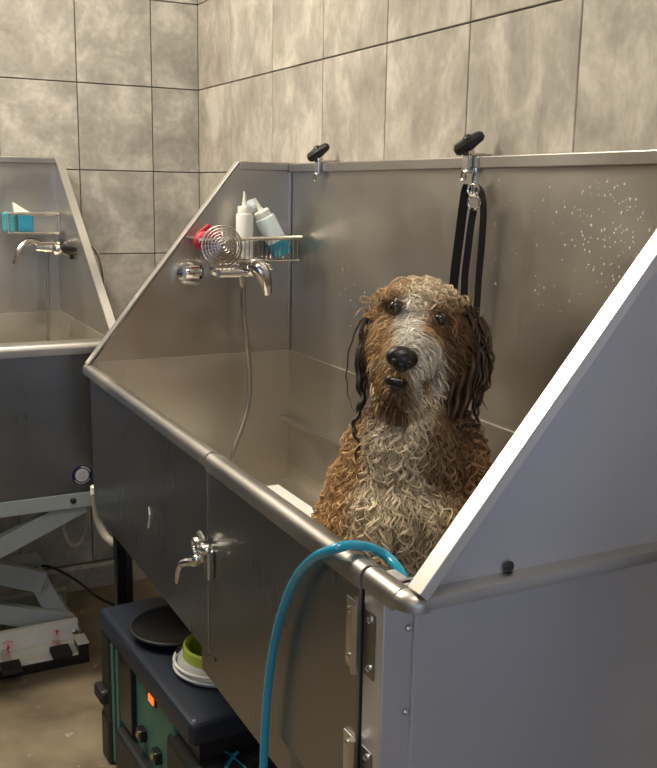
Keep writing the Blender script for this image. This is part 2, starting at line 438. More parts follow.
# wings
WXR = 2.236; YTR = -0.1415
def wing(x, t, y0, yt):
    return MB().prism([(x, y0 + 0.004, ZF - 0.005), (x, yt, ZB - 0.002), (x, YB + T, ZB - 0.002), (x, YB + T, ZF - 0.005)], (t, 0, 0))
wing(X0 - T, T, YF + 0.008, YT).build('wing_panel', 'steel_wing', tub)
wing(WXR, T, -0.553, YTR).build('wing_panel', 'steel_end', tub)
def flange(xa, xb, y0, yt):
    mb = MB(); a = Vector((0, y0, ZF)); b = Vector((0, yt, ZB)); sl = b - a; nn = Vector((0, -sl.z, sl.y)).normalized()
    X = lambda v: Vector((v, 0, 0))
    mb.hexa([a + X(xa), a + X(xb), b + X(xb), b + X(xa)], [a + nn * .004 + X(xa), a + nn * .004 + X(xb), b + nn * .004 + X(xb), b + nn * .004 + X(xa)])
    lx = xa if xa < X0 else xb
    s_ = 0.004 if lx == xa else -0.004
    mb.hexa([a + X(lx), a + X(lx + s_), b + X(lx + s_), b + X(lx)], [a - nn * .010 + X(lx), a - nn * .010 + X(lx + s_), b - nn * .010 + X(lx + s_), b - nn * .010 + X(lx)])
    return mb.build('wing_flange', 'steel_flange', tub, bevel=0.001)
flange(X0 - 0.024, X0 + 0.001, YF + 0.008, YT)
flange(WXR - 0.001, 2.261, -0.553, YTR)
# top return of the left wing and the rear rim
MB().box((X0 - 0.024, YT, ZB - 0.018), (X0 + 0.004, YB + 0.02, ZB + 0.003)).build('wing_top_rim', 'steel_rim', tub, bevel=0.002)
SP = 1.612
MB().box((X0 + 0.006, YB - 0.010, ZB - 0.021), (SP - 0.0015, YB + 0.024, ZB)).build('rear_rim', 'steel_rim', tub, bevel=0.002)
MB().box((SP + 0.0015, YB - 0.010, ZB - 0.021), (X1, YB + 0.024, ZB)).build('rear_rim', 'steel_rim', tub, bevel=0.002)
MB().box((X0 - 0.001, YB - 0.009, ZS), (X0 + 0.006, YB - 0.001, ZB - 0.021)).build('corner_strip', 'wire_steel', tub, bevel=0.001)
# rounded rim along the front (fixed part, door top, corner post) : profile in (y, z)
def rim_profile(y_out, y_in, drop):
    r = 0.013; pr = []
    pr.append((y_in, ZF - 0.004)); 
    for k in range(7):
        an = PI / 2 + (PI / 2) * k / 6
        pr.append((y_out + r + r * math.cos(an), ZF - r + r * math.sin(an)))
    pr.append((y_out, ZF - drop)); pr.append((y_out + 0.004, ZF - drop))
    for k in range(7):
        an = PI - (PI / 2) * k / 6
        pr.append((y_out + r + (r - .004) * math.cos(an), ZF - r + (r - .004) * math.sin(an)))
    pr.append((y_in, ZF - 0.008))
    return pr
def rim_run(xa, xb, name, y_out=YF, drop=0.024):
    return MB().prism([(xa, y, z_) for (y, z_) in rim_profile(y_out, YF + 0.025, drop)], (xb - xa, 0, 0)).build(name, 'steel_rim', tub)
XD0, XD1 = 1.642, 2.152
rim_run(X0 - 0.026, XD0 - 0.010, 'front_rim')
MB().box((XD0 - 0.0045, YP - 0.0105, 0.556), (XD0 - 0.0005, YP + 0.001, ZF - 0.03)).build('door_edge_strip', 'hardware_steel', tub)
rim_run(XD1 + 0.0125, X1 - 0.03, 'front_rim')
DR = 0.017
MB().prism([(WXR, YF + 0.03, ZF - 0.001), (X1 - 0.010, YF + 0.03, ZF - 0.001), (X1 - 0.003, YF + 0.03, ZF - 0.004), (X1, YF + 0.03, ZF - 0.010), (X1, YF + 0.03, ZF - DR), (X1 - 0.004, YF + 0.03, ZF - DR), (WXR, YF + 0.03, ZF - 0.011)], (0, -0.03 - YF, 0)).build('end_rim', 'steel_rim', tub)
cr_ = MB(); prof = [(0.0, -0.0005), (0.018, -0.0005), (0.024, -0.003), (0.0285, -0.008), (0.030, -0.013), (0.030, -0.020)]
vsx = []
N = 10
for k in range(N + 1):
    an = -PI / 2 * (1 - k / N)
    for (rr, hz) in prof: vsx.append((X1 - 0.03 + rr * math.cos(an), YF + 0.03 + rr * math.sin(an), ZF + hz))
fs = []
for k in range(N):
    for i in range(len(prof) - 1):
        a = k * len(prof) + i; fs.append((a, a + 1, a + 1 + len(prof), a + len(prof)))
cr_.add(vsx, fs).build('rim_corner', 'steel_rim', tub)
# front sheets
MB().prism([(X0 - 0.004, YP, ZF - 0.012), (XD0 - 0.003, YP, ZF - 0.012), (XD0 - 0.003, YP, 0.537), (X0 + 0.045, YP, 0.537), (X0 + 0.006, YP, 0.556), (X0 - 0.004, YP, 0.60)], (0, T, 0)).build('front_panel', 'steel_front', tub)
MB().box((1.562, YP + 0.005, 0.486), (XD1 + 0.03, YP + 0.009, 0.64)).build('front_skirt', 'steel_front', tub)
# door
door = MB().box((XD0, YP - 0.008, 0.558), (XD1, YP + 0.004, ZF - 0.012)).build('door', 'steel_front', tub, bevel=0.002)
MB().prism([(XD0, y, z_ + 0.001) for (y, z_) in rim_profile(YF - 0.003, YF + 0.025, 0.027)], (XD1 + 0.010 - XD0, 0, 0)).build('door_rim', 'steel_rim', door)
# corner post
PX = 2.200
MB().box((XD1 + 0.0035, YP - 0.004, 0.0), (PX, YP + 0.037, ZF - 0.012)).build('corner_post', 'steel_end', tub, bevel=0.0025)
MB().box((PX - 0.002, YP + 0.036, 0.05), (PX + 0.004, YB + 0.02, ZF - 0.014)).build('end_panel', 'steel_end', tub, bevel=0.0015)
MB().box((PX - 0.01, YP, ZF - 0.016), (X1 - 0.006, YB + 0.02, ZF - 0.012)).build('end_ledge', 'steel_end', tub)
for zr in (0.84, 0.735, 0.63, 0.52, 0.41):
    MB().lathe([(0.0045, 0), (0.004, 0.0015), (0.002, 0.0028)], (PX + 0.001, YP + 0.030, zr), (1, 0, 0), 10).build('rivet', 'hardware_steel', tub)
MB().lathe([(0.006, 0), (0.0075, 0.004), (0.003, 0.008)], (on(507, 566, 0, WXR + 0.003).x, on(507, 566, 0, WXR + 0.003).y, on(507, 566, 0, WXR + 0.003).z), (1, 0, 0), 12).build('panel_plug', 'black_plastic', tub)
# hinges
for zc in (0.815, 0.640):
    h = MB().box((XD1 - 0.026, YP - 0.0115, zc - 0.044), (XD1 - 0.002, YP - 0.008, zc + 0.044)).build('hinge', 'hardware_steel', tub, bevel=0.001)
    MB().lathe([(0.0052, -0.044), (0.0052, 0.044)], (XD1 + 0.001, YP - 0.0135, zc), (0, 0, 1), 12).build('hinge_pin', 'hardware_steel', h)
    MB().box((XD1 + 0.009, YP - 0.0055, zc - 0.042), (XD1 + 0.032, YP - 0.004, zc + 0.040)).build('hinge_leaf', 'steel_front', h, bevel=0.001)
    for dz in (-0.03, 0.03):
        MB().lathe([(0.004, 0), (0.0042, 0.002), (0.002, 0.0034)], (XD1 - 0.016, YP - 0.0115, zc + dz), (0, -1, 0), 10).build('screw', 'chrome', h)
        MB().lathe([(0.004, 0), (0.0042, 0.002), (0.002, 0.0034)], (XD1 + 0.021, YP - 0.0055, zc + dz), (0, -1, 0), 10).build('screw', 'chrome', h)
# slam latch
yl = YP - 0.008
lt = MB().box((XD0 + 0.001, yl - 0.012, 0.697), (XD0 + 0.024, yl, 0.748)).build('latch_plate', 'hardware_steel', door, bevel=0.003)
lb = MB().lathe([(0.010, 0.0), (0.014, 0.004), (0.014, 0.02), (0.008, 0.026)], (XD0 - 0.005, YP, 0.737), (0, -1, 0), 16).build('latch', 'chrome', tub)
ring = [(XD0 - 0.008 + 0.017 * math.cos(a * PI / 8), YP - 0.026 - 0.004 * math.sin(a * PI / 8), 0.741 + 0.020 * math.sin(a * PI / 8)) for a in range(16)]
MB().tube(ring, 0.0042, 8, closed=True).build('latch_ring', 'chrome', lb)
MB().tube(smooth_path([(XD0 + 0.004, YP - 0.03, 0.726), (XD0 - 0.014, YP - 0.045, 0.721), (XD0 - 0.028, YP - 0.050, 0.711), (XD0 - 0.036, YP - 0.052, 0.692), (XD0 - 0.040, YP - 0.052, 0.676)], 5),
          [0.0078 - 0.0045 * i / 20 for i in range(21)], 10).build('latch_lever', 'chrome', lb)
MB().tube([(XD0 - 0.02, YP - 0.02, 0.762), (XD0 - 0.012, YP - 0.022, 0.768), (XD0 + 0.0, YP - 0.02, 0.759)], 0.006, 8).build('latch_tab', 'chrome', lb)
MB().ellip((XD0 + 0.016, yl - 0.014, 0.752), 0.016, 0.01, 0.009).build('latch_knob', 'chrome', lb)
MB().ellip((XD0 + 0.003, YP - 0.032, 0.730), 0.008, 0.008, 0.009).build('latch_bolt', 'chrome', lb)
# scratch of white residue on the front sheet
sp = on(149, 518, 1, YP - 0.001)
MB().tube([sp + Vector((0, 0, 0.024)), sp + Vector((0.006, 0, 0.010)), sp + Vector((0.002, 0, -0.004)), sp + Vector((-0.006, 0, -0.022))], [0.001, 0.0022, 0.0018, 0.0028], 6).build('white_smear', 'sticker_white', tub)
# legs
for (lx, ly) in ((0.826, -0.5), (0.826, -0.09), (2.21, -0.09)):
    lg = MB().box((lx - 0.018, ly - 0.018, 0.02), (lx + 0.018, ly + 0.018, 0.536)).build('leg', 'hardware_steel', tub, bevel=0.004)
    MB().lathe([(0.024, 0), (0.024, 0.012), (0.014, 0.02)], (lx, ly, 0), (0, 0, 1), 16).build('foot', 'black_plastic', lg)
MB().box((0.846, -0.532, 0.0), (0.874, -0.505, 0.536)).build('leg_sleeve', 'black_plastic', tub, bevel=0.003)
# rail low on the back wall of the basin, with its bracket
MB().box((0.775, YB - 0.026, 0.726), (1.32, YB - 0.004, 0.738)).build('grate_rail', 'wire_steel', tub, bevel=0.002)
# water drops on the splash panel
dr = MB()
for k in range(230):
    px = random.gauss(612, 34); py = random.gauss(225, 42)
    if k > 170: px, py = random.uniform(490, 657), random.uniform(170, 330)
    if k > 215: px, py = random.uniform(340, 365), random.uniform(260, 330)
    p = on(px, py, 1, YB)
    if p.x > X1 - 0.05 or p.z > ZB - 0.04 or p.z < ZS: continue
    r_ = random.choice((0.0006, 0.0008, 0.0011, 0.0015))
    dr.ellip((p.x, YB, p.z), r_, 0.0007, r_ * random.uniform(1, 1.8), None, 6, 4)
dro = dr.build('water_drops', 'droplet', tub); dro['kind'] = 'stuff'

# raised white grate inside the tub
gp = thing('tub_platform', 'white slatted standing platform inside the tub under the dog', 'platform', (1.55, -0.33, 0.55))
ZPL = 0.612
PXA, PXB, PYA, PYB = 0.985, 2.18, -0.505, -0.142
for i in range(7):
    y0 = PYA + (PYB - PYA) * i / 7
    MB().box((PXA, y0, ZPL - 0.016), (PXB, y0 + (PYB - PYA) / 7 - 0.006, ZPL)).build('slat', 'white_plastic', gp, bevel=0.003)
for xx in (PXA + 0.05, 1.55, PXB - 0.08):
    MB().box((xx, PYA, 0.562), (xx + 0.03, PYB - 0.006, ZPL - 0.016)).build('bearer', 'white_plastic', gp)

# ------------------------------------------------------------------ the lift tub on the left wall
LX, LYR, LZF, LZB, LXB = 0.68, -0.474, 0.945, 1.413, 0.035
LY0 = -1.75
lt_ = thing('grooming_tub', 'stainless steel tub on a scissor lift against the tiled wall behind the main tub', 'tub', (0.36, -1.1, 0))
MB().box((LXB - T, LY0, LZF), (LXB, LYR, LZB - 0.012)).build('back_panel', 'steel_back', lt_)
MB().box((LXB - T, LY0, 0.60), (LXB + 0.002, LYR, LZF)).build('basin_back', 'steel_basin', lt_)
MB().box((LXB - 0.02, LY0, LZB - 0.018), (LXB + 0.010, LYR + 0.012, LZB)).build('rear_rim', 'steel_rim', lt_, bevel=0.002)
def lwing(y, t):
    return MB().prism([(LX - 0.01, y, LZF - 0.004), (LXB, y, LZB), (LXB, y, LZF - 0.004)], (0, t, 0))
lwing(LYR, T).build('wing_panel', 'steel_wing', lt_); lwing(LY0, -T).build('wing_panel', 'steel_wing', lt_)
a_, b_ = Vector((LX - 0.006, 0, LZF)), Vector((LXB, 0, LZB + 0.002)); n2 = Vector((LZB - LZF, 0, LX - LXB)).normalized()
for (ya, yb_) in ((LYR - 0.001, LYR + 0.021), (LY0 - 0.026, LY0 + 0.001)):
    A_, B_ = Vector((0, ya, 0)), Vector((0, yb_, 0))
    MB().hexa([a_ + A_, a_ + B_, b_ + B_, b_ + A_], [a_ + A_ + n2 * .004, a_ + B_ + n2 * .004, b_ + B_ + n2 * .004, b_ + A_ + n2 * .004]).build('wing_flange', 'steel_flange', lt_)
MB().box((LXB, LYR - 0.002, 0.60), (LX - 0.04, LYR + 0.002, LZF)).build('basin_side', 'steel_basin', lt_)
MB().box((LXB, LY0 - 0.002, 0.60), (LX - 0.04, LY0 + 0.002, LZF)).build('basin_side', 'steel_basin', lt_)
MB().box((LXB, LY0, 0.58), (LX - 0.04, LYR, 0.60)).build('floor_pan', 'steel_basin', lt_)
pr = []
r = 0.015
for k in range(9):
    an = PI / 2 - (PI / 2) * k / 8
    pr.append((LX - r + r * math.cos(an), LZF - r + r * math.sin(an)))
pr += [(LX, LZF - 0.028), (LX - 0.006, LZF - 0.028), (LX - 0.01, LZF - 0.018), (LX - 0.06, LZF - 0.012), (LX - 0.06, LZF)]
MB().prism([(x, LY0 - 0.026, z_) for x, z_ in pr], (0, LYR + 0.026 - LY0 + 0.026, 0)).build('front_rim', 'steel_rim', lt_)
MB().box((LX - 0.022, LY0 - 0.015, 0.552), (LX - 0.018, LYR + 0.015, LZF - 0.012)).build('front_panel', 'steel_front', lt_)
MB().box((LX - 0.05, LY0, 0.6), (LX - 0.046, LYR, LZF - 0.006)).build('basin_front', 'steel_basin', lt_)
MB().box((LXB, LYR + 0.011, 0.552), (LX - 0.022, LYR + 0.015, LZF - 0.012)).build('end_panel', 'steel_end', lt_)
# round badge
pc = on(82, 475, 0, LX - 0.018)
bd = MB().lathe([(0.0265, 0), (0.0265, 0.0012)], (LX - 0.018, pc.y, pc.z), (1, 0, 0), 32).build('badge', 'sticker_blue', lt_)
MB().lathe([(0.0175, 0), (0.0175, 0.0006)], (LX - 0.0168, pc.y, pc.z), (1, 0, 0), 28).build('badge_disc', 'sticker_white', bd)
tx = MB()
for k in range(22):
    an = PI * (0.12 + 0.76 * k / 21) if k < 12 else PI * (1.2 + 0.6 * (k - 12) / 9)
    c = Vector((LX - 0.0166, pc.y + 0.022 * math.cos(an), pc.z + 0.022 * math.sin(an)))
    tx.box(c - Vector((0.0003, 0.0012, 0.0016)), c + Vector((0.0003, 0.0012, 0.0016)))
tx.build('badge_marks', 'sticker_white', bd)
tx = MB()
for (dy, dz, w_, h_) in ((-0.004, 0.004, 0.003, 0.004), (0.005, 0.005, 0.0035, 0.003), (0.0, -0.006, 0.006, 0.003), (-0.008, -0.003, 0.002, 0.003)):
    c = Vector((LX - 0.016, pc.y + dy, pc.z + dz)); tx.box(c - Vector((0.0003, w_, h_)), c + Vector((0.0003, w_, h_)))
tx.build('badge_emblem', 'pale_grey_plastic', bd)
# scissor lift under it
def bar(x, ya, za, yb_, zb_, h, th, name, mat, parent=lt_):
    """flat bar in the plane x, from (ya,za) to (yb,zb), height h, thickness th"""
    d = Vector((0, yb_ - ya, zb_ - za)).normalized(); n_ = Vector((0, -d.z, d.y)) * (h / 2)
    a = Vector((x, ya, za)); b = Vector((x, yb_, zb_)); o = Vector((th, 0, 0))
    return MB().hexa([a - n_, b - n_, b - n_ + o, a - n_ + o], [a + n_, b + n_, b + n_ + o, a + n_ + o]).build(name, mat, parent, bevel=0.002)
XL = LX - 0.03
def lp(px, py, x): 
    q = on(px, py, 0, x); return q.y, q.z
tb = MB().box((XL - 0.02, LY0 + 0.1, 0.508), (XL + 0.012, LYR - 0.02, 0.550)).build('lift_top_beam', 'lift_grey', lt_, bevel=0.003)
pb = on(73, 498, 0, XL + 0.012)
MB().lathe([(0.008, 0), (0.008, 0.004), (0.004, 0.007)], (XL + 0.012, pb.y, 0.530), (1, 0, 0), 12).build('bolt', 'black_plastic', tb)
y1, z1_ = lp(75, 505, XL - 0.02); y0, z0_ = lp(-12, 553, XL - 0.02)
bar(XL - 0.035, y1 + 0.02, 0.512, y0 - 0.45, 0.512 - (0.512 - z0_) / (y1 + 0.02 - y0) * (y1 + 0.02 - y0 + 0.45), 0.05, 0.03, 'lift_arm', 'lift_grey')
XR = 0.40
MB().box((0.12, LY0 + 0.1, 0.508), (0.152, LYR - 0.03, 0.550)).build('lift_top_beam', 'lift_grey', lt_, bevel=0.003)
AX = 0.37
y1, z1_ = lp(-5, 563, AX); y2, z2_ = lp(42, 580, AX)
bar(AX, y1 - 0.2, z1_ + 0.06, y2, z2_, 0.062, 0.028, 'lift_arm', 'lift_grey')
y1, z1_ = lp(32, 570, AX - 0.04); y2, z2_ = lp(66, 622, AX - 0.04)
bar(AX - 0.04, y1, z1_, y2, z2_ - 0.02, 0.055, 0.035, 'lift_arm', 'lift_grey')
y1, z1_ = lp(-5, 602, AX); y2, z2_ = lp(70, 624, AX)
bar(AX, y1 - 0.25, z1_ + 0.07, y2, z2_ + 0.008, 0.058, 0.03, 'lift_arm', 'lift_grey')
MB().box((0.08, LY0 + 0.1, 0.0), (0.112, LYR - 0.03, 0.05)).build('lift_base_rail', 'lift_grey', lt_, bevel=0.003)
for yy in (LY0 + 0.1, LYR - 0.08):
    MB().box((0.112, yy, 0.0), (0.40, yy + 0.03, 0.04)).build('lift_base_rail', 'lift_grey', lt_, bevel=0.003)
y1, z1_ = lp(24, 560, 0.3); y2, z2_ = lp(41, 557, 0.3)
MB().box((0.25, y1 - .15, z1_ - 0.012), (0.33, y2, z1_)).build('lift_bracket', 'lift_grey', lt_)
# foot controls: white base with upright board, two pedals
FX = 0.53; BX = FX - 0.085
fy = on(90, 663, 2, 0.0).y
fb = MB().box((BX - 0.02, LY0 + 0.3, 0.0), (FX, fy - 0.002, 0.028)).build('pedal_base', 'black_plastic', lt_, bevel=0.002)
MB().box((BX - 0.02, LY0 + 0.3, 0.028), (FX - 0.001, fy - 0.002, 0.036)).build('base_cover', 'white_enamel', fb, bevel=0.001)
BZ = on(80, 619, 0, BX).z
bz0 = MB().box((BX - 0.02, LY0 + 0.3, 0.036), (BX, fy - 0.010, BZ)).build('pedal_board', 'white_enamel', lt_, bevel=0.002)
eb = MB().box((FX - 0.055, fy - 0.030, 0.0), (FX + 0.002, fy, 0.058)).build('base_end_block', 'black_plastic', lt_, bevel=0.002)
MB().box((FX - 0.057, fy - 0.032, 0.058), (FX + 0.003, fy + 0.001, 0.064)).build('block_cover', 'white_enamel', eb, bevel=0.002)
for (px, py) in ((61, 650), (11, 666)):
    q = on(px, py, 2, 0.050)
    pd_ = MB().box((q.x - 0.030, q.y - 0.027, 0.037), (q.x + 0.030, q.y + 0.027, 0.053)).build('pedal', 'black_rubber', lt_, bevel=0.004)
    MB().box((BX - 0.001, q.y - 0.01, 0.0375), (q.x - 0.02, q.y + 0.01, 0.046)).build('pedal_arm', 'hardware_steel', pd_)
q = on(75, 632, 0, BX)
MB().lathe([(0.008, 0), (0.009, 0.003), (0.004, 0.005)], (BX, q.y, q.z), (1, 0, 0), 14).build('bolt', 'hardware_steel', bz0)
def text_mesh(s, size):
    cu = bpy.data.curves.new('t', 'FONT'); cu.body = s; cu.size = size; cu.align_x = 'CENTER'; cu.align_y = 'CENTER'; cu.extrude = 0.0002
    o = bpy.data.objects.new('t', cu); col.objects.link(o); bpy.context.view_layer.update()
    dg = bpy.context.evaluated_depsgraph_get(); me = o.evaluated_get(dg).to_mesh()
    vs_ = [v.co.copy() for v in me.vertices]; fs_ = [list(p.vertices) for p in me.polygons]
    o.evaluated_get(dg).to_mesh_clear(); bpy.data.objects.remove(o)
    return vs_, fs_
for (px, py, word, up) in ((57, 634, 'UP', 1), (8, 645, 'DOWN', -1)):
    q = on(px, py, 0, BX); xx = BX
    s = MB().lathe([(0.0155, 0), (0.0155, 0.0006)], (xx, q.y, q.z), (1, 0, 0), 24).build('control_label', 'sticker_pink', bz0)
    ar = MB(); zc = q.z + (0.003 if up > 0 else -0.004)
    ar.box((xx + 0.0006, q.y - 0.0018, zc - 0.006), (xx + 0.0012, q.y + 0.0018, zc + 0.006))
    ar.prism([(xx + 0.0006, q.y - 0.006, zc + up * 0.003), (xx + 0.0006, q.y + 0.006, zc + up * 0.003), (xx + 0.0006, q.y, zc + up * 0.0105)], (0.0006, 0, 0))
    tv, tf = text_mesh(word, 0.0085)
    zt = q.z + (-0.0085 if up > 0 else 0.0085)
    ar.add([(xx + 0.0009 + v.z, q.y + v.x, zt + v.y) for v in tv], tf)
    ar.build('label_print', 'sticker_red', bz0)

# ------------------------------------------------------------------ hoses and cords near the left tub
hs = smooth_path([on(61, 505, 0, 0.60), on(62, 518, 0, 0.60), on(66, 536, 0, 0.59), on(72, 545, 0, 0.57), on(80, 543, 0, 0.54), on(86, 525, 0, 0.52), on(87, 505, 0, 0.52), on(86, 480, 0, 0.52)], 6)
t = thing('drain_hose', 'thin pale hose looping below the lift tub', 'hose', hs[0])
MB().tube(hs, 0.0048, 8).build('tube', 'beige_hose', t)
MB().lathe([(0.009, -0.008), (0.009, 0.008)], on(62, 517, 0, 0.60), (0, 0, 1), 12).build('nut', 'white_plastic', t)
p = [on(94, 494, 0, 0.735), on(96, 506, 0, 0.735), on(98, 520, 0, 0.735), on(104, 534, 0, 0.75), on(113, 543, 0, 0.78), on(126, 549, 0, 0.84)]
t = thing('drain_pipe', 'beige plastic drain pipe curving below the main tub corner', 'pipe', p[0])
MB().tube(smooth_path(p, 6), 0.0105, 12).build('tube', 'beige_hose', t)
MB().lathe([(0.012, -0.006), (0.012, 0.012), (0.010, 0.014)], on(95, 491, 0, 0.735), (0, 0, 1), 14).build('collar', 'white_plastic', t)
cp = [on(-5, 583, 0, 0.15), on(12, 578, 0, 0.16), on(30, 571, 0, 0.2), on(45, 566, 0, 0.3), on(62, 572, 0, 0.3), on(80, 583, 0, 0.32), on(96, 596, 0, 0.36), on(112, 604, 0, 0.45), on(122, 607, 0, 0.55)]
tag(MB().tube(smooth_path(cp, 6), 0.004, 8).build('power_cord', 'black_rubber', None, origin=cp[0]), 'black power cord sagging between the lift and the dryer box', 'cord')

# ------------------------------------------------------------------ shower mixer, basket and bottles in the main tub
XM = X0 + 0.045
def px0(px, py, dx): return on(px, py, 0, X0 + dx)
sm = thing('shower_mixer', 'chrome shower mixer with hand shower and long hose on the main tub wing', 'shower', px0(220, 275, 0.0))
kb = px0(190, 273, 0.03)
kn = MB().lathe([(0.026, 0.0), (0.028, 0.006), (0.022, 0.012), (0.015, 0.016), (0.015, 0.03)], px0(187, 273, 0.0), (1, 0, 0), 20).build('wall_flange', 'chrome', sm)
MB().lathe([(0.017, -0.022), (0.019, -0.015), (0.019, 0.012), (0.016, 0.018)], px0(193, 272, 0.04), (0, 1, 0), 18).build('temperature_knob', 'chrome', sm)
MB().lathe([(0.017, 0.0), (0.0175, 0.008), (0.014, 0.011)], px0(198, 272, 0.04) , (0.55, 0.8, 0), 18).build('knob_cap', 'black_plastic', sm)
MB().tube([px0(183, 281, 0.035), px0(198, 283, 0.035)], 0.006, 10).build('knob_lever', 'chrome', sm)
kn2 = MB().lathe([(0.020, 0.0), (0.020, 0.005), (0.013, 0.01), (0.013, 0.04)], px0(216, 268, 0.0), (1, 0, 0), 18).build('wall_flange', 'hardware_steel', sm)
MB().tube([px0(214, 267, 0.042), px0(238, 265, 0.045)], 0.0085, 12).build('mixer_lever', 'chrome', sm)
MB().tube([px0(218, 273, 0.048), px0(252, 272, 0.048)], 0.014, 14).build('mixer_body', 'chrome', sm)
MB().tube([px0(241, 272, 0.05), px0(242, 281, 0.05), px0(243, 287, 0.05)], [0.011, 0.010, 0.008], 12).build('hose_outlet', 'hardware_steel', sm)
hd = smooth_path([px0(250, 265, 0.062), px0(255, 265, 0.075), px0(261, 272, 0.085), px0(265, 283, 0.088), px0(267, 294, 0.085)], 5)
n_ = len(hd); rad = [0.010 + 0.012 * math.sin(PI * min(1, (i + 2) / (n_ + 2)) ** 0.8) for i in range(n_)]
MB().tube(hd, rad, 14).build('hand_shower', 'chrome', sm)
MB().tube(smooth_path([px0(252, 262, 0.06), px0(261, 263, 0.06), px0(268, 265, 0.058), px0(272, 269, 0.055)], 4), [0.007] * 9 + [0.005] * 4, 10).build('shower_holder', 'chrome', sm)
hp = smooth_path([px0(243, 284, 0.05), px0(243.5, 310, 0.05), px0(247, 345, 0.05), px0(249.5, 375, 0.05), px0(248, 405, 0.06), px0(241, 430, 0.07), px0(234, 450, 0.08), px0(231, 472, 0.085), px0(236, 500, 0.09)], 10)
ho = MB()
ho.tube(hp, [0.0066 + 0.0009 * (i % 2) for i in range(len(hp))], 10)
ho.build('shower_hose', 'hardware_steel', sm)

bk = thing('wire_basket', 'stainless wire shower basket with round rail on the main tub wing', 'basket', px0(250, 262, 0.05))
xf = X0 + 0.098
yA, yB_ = on(199, 242, 0, xf).y, on(303, 236, 0, xf).y
yB_ = min(yB_, YB - 0.014)
zr = on(250, 239, 0, xf).z; zb0 = zr - 0.054
MB().tube([(xf, yA, zr - 0.003), (xf, yB_, zr + 0.003)], 0.0048, 10).build('front_rail', 'hardware_steel', bk)
MB().tube([(X0 + 0.004, yA + 0.006, zr), (xf, yA + 0.006, zr)], 0.003, 8).build('side_wire', 'wire_steel', bk)
MB().tube([(X0 + 0.004, yB_ - 0.006, zr), (xf, yB_ - 0.006, zr)], 0.003, 8).build('side_wire', 'wire_steel', bk)
MB().tube([(X0 + 0.006, yA, zr), (X0 + 0.006, yB_, zr)], 0.003, 8).build('back_rail', 'wire_steel', bk)
MB().tube([(xf - 0.004, yA + .006, zb0), (xf - 0.004, yB_ - .006, zb0)], 0.002, 8).build('bottom_rail', 'wire_steel', bk)
n = 22
for k in range(n):
    y = yA + 0.012 + (yB_ - yA - 0.024) * k / (n - 1)
    MB().tube([(xf, y, zr), (xf - 0.002, y, zb0 + 0.006), (xf - 0.008, y, zb0), (X0 + 0.012, y, zb0), (X0 + 0.006, y, zb0 + 0.006), (X0 + 0.006, y, zr)], 0.0013, 6).build('wire', 'wire_steel', bk)
def squeeze(name, label, base, axis, mat, liquid=None, h=0.112, r=0.0215):
    ax = Vector(axis).normalized(); t_ = thing(name, label, 'bottle', base)
    MB().lathe([(r * .9, 0), (r, 0.004), (r, h - 0.008), (r * 0.93, h - 0.002), (r * 0.72, h)], base, ax, 24).build('body', mat, t_)
    MB().lathe([(r * .78, h), (r * .78, h + 0.014), (r * .7, h + 0.017)], base, ax, 20).build('cap', 'white_plastic', t_)
    MB().lathe([(0.0075, h + 0.017), (0.005, h + 0.03), (0.0026, h + 0.052)], base, ax, 14).build('nozzle', 'white_plastic', t_)
    if liquid:
        MB().lathe([(r * .9, -0.001), (r * 1.015, 0.004), (r * 1.015, liquid), (r * .9, liquid + 0.0004)], base, ax, 24).build('liquid', 'bottle_liquid', t_)
    return t_
XC = X0 + 0.050
b1 = on(244.5, 262, 0, XC); b1.z = zb0 + 0.003
squeeze('squeeze_bottle', 'upright white squeeze bottle with pointed nozzle in the wire basket', b1, (0, 0, 1), 'bottle_white')
b2 = on(283, 254, 0, XC); top = on(257, 203, 0, XC - 0.012)
squeeze('squeeze_bottle', 'leaning clear squeeze bottle with blue liquid in the wire basket', b2, top - b2, 'bottle_clear', 0.038, 0.105, 0.026)
# round wire strainer with a red pad behind
sc_ = on(222, 246, 0, xf + 0.012)
st = thing('drain_strainer', 'round steel wire strainer disc hung on the basket rail', 'strainer', sc_)
dirx = Vector((1, -0.18, 0.12)).normalized(); u_ = Vector((0.18, 1, 0)).normalized(); u_ = (u_ - dirx * u_.dot(dirx)).normalized(); w_ = dirx.cross(u_)
for i, rr in enumerate((0.006, 0.013, 0.020, 0.027, 0.034, 0.041, 0.048)):
    dome = 0.010 * (1 - (rr / 0.048) ** 2)
    MB().tube([sc_ + dirx * dome + (u_ * math.cos(a * PI / 14) + w_ * math.sin(a * PI / 14)) * rr for a in range(28)], 0.0019 if i < 6 else 0.0026, 6, closed=True).build('ring', 'wire_steel', st)
for k in range(20):
    an = 2 * PI * k / 20; d_ = u_ * math.cos(an) + w_ * math.sin(an)
    MB().tube([sc_ + dirx * (0.010 * (1 - (q_ / 0.048) ** 2)) + d_ * q_ for q_ in (0.005, 0.02, 0.035, 0.048)], 0.0014, 5).build('spoke', 'wire_steel', st)
rp_ = on(208, 241, 0, xf - 0.035)
rb = thing('rubber_brush', 'red rubber grooming brush behind the wire strainer in the basket', 'brush', rp_)
MB().ellip(rp_, 0.018, 0.038, 0.028).build('pad', 'red_plastic', rb)
MB().tube([rp_ + Vector((0.0, -0.03, 0.012)), rp_ + Vector((0.0, 0.0, 0.036)), rp_ + Vector((0.0, 0.032, 0.012))], 0.006, 8).build('strap', 'red_plastic', rb)
for k in range(4):
    MB().ellip(rp_ + Vector((0.016, -0.022 + 0.014 * k, -0.012)), 0.006, 0.004, 0.004, None, 8, 6).build('bristle', 'red_plastic', rb)
sq = px0(252, 206, 0.002)
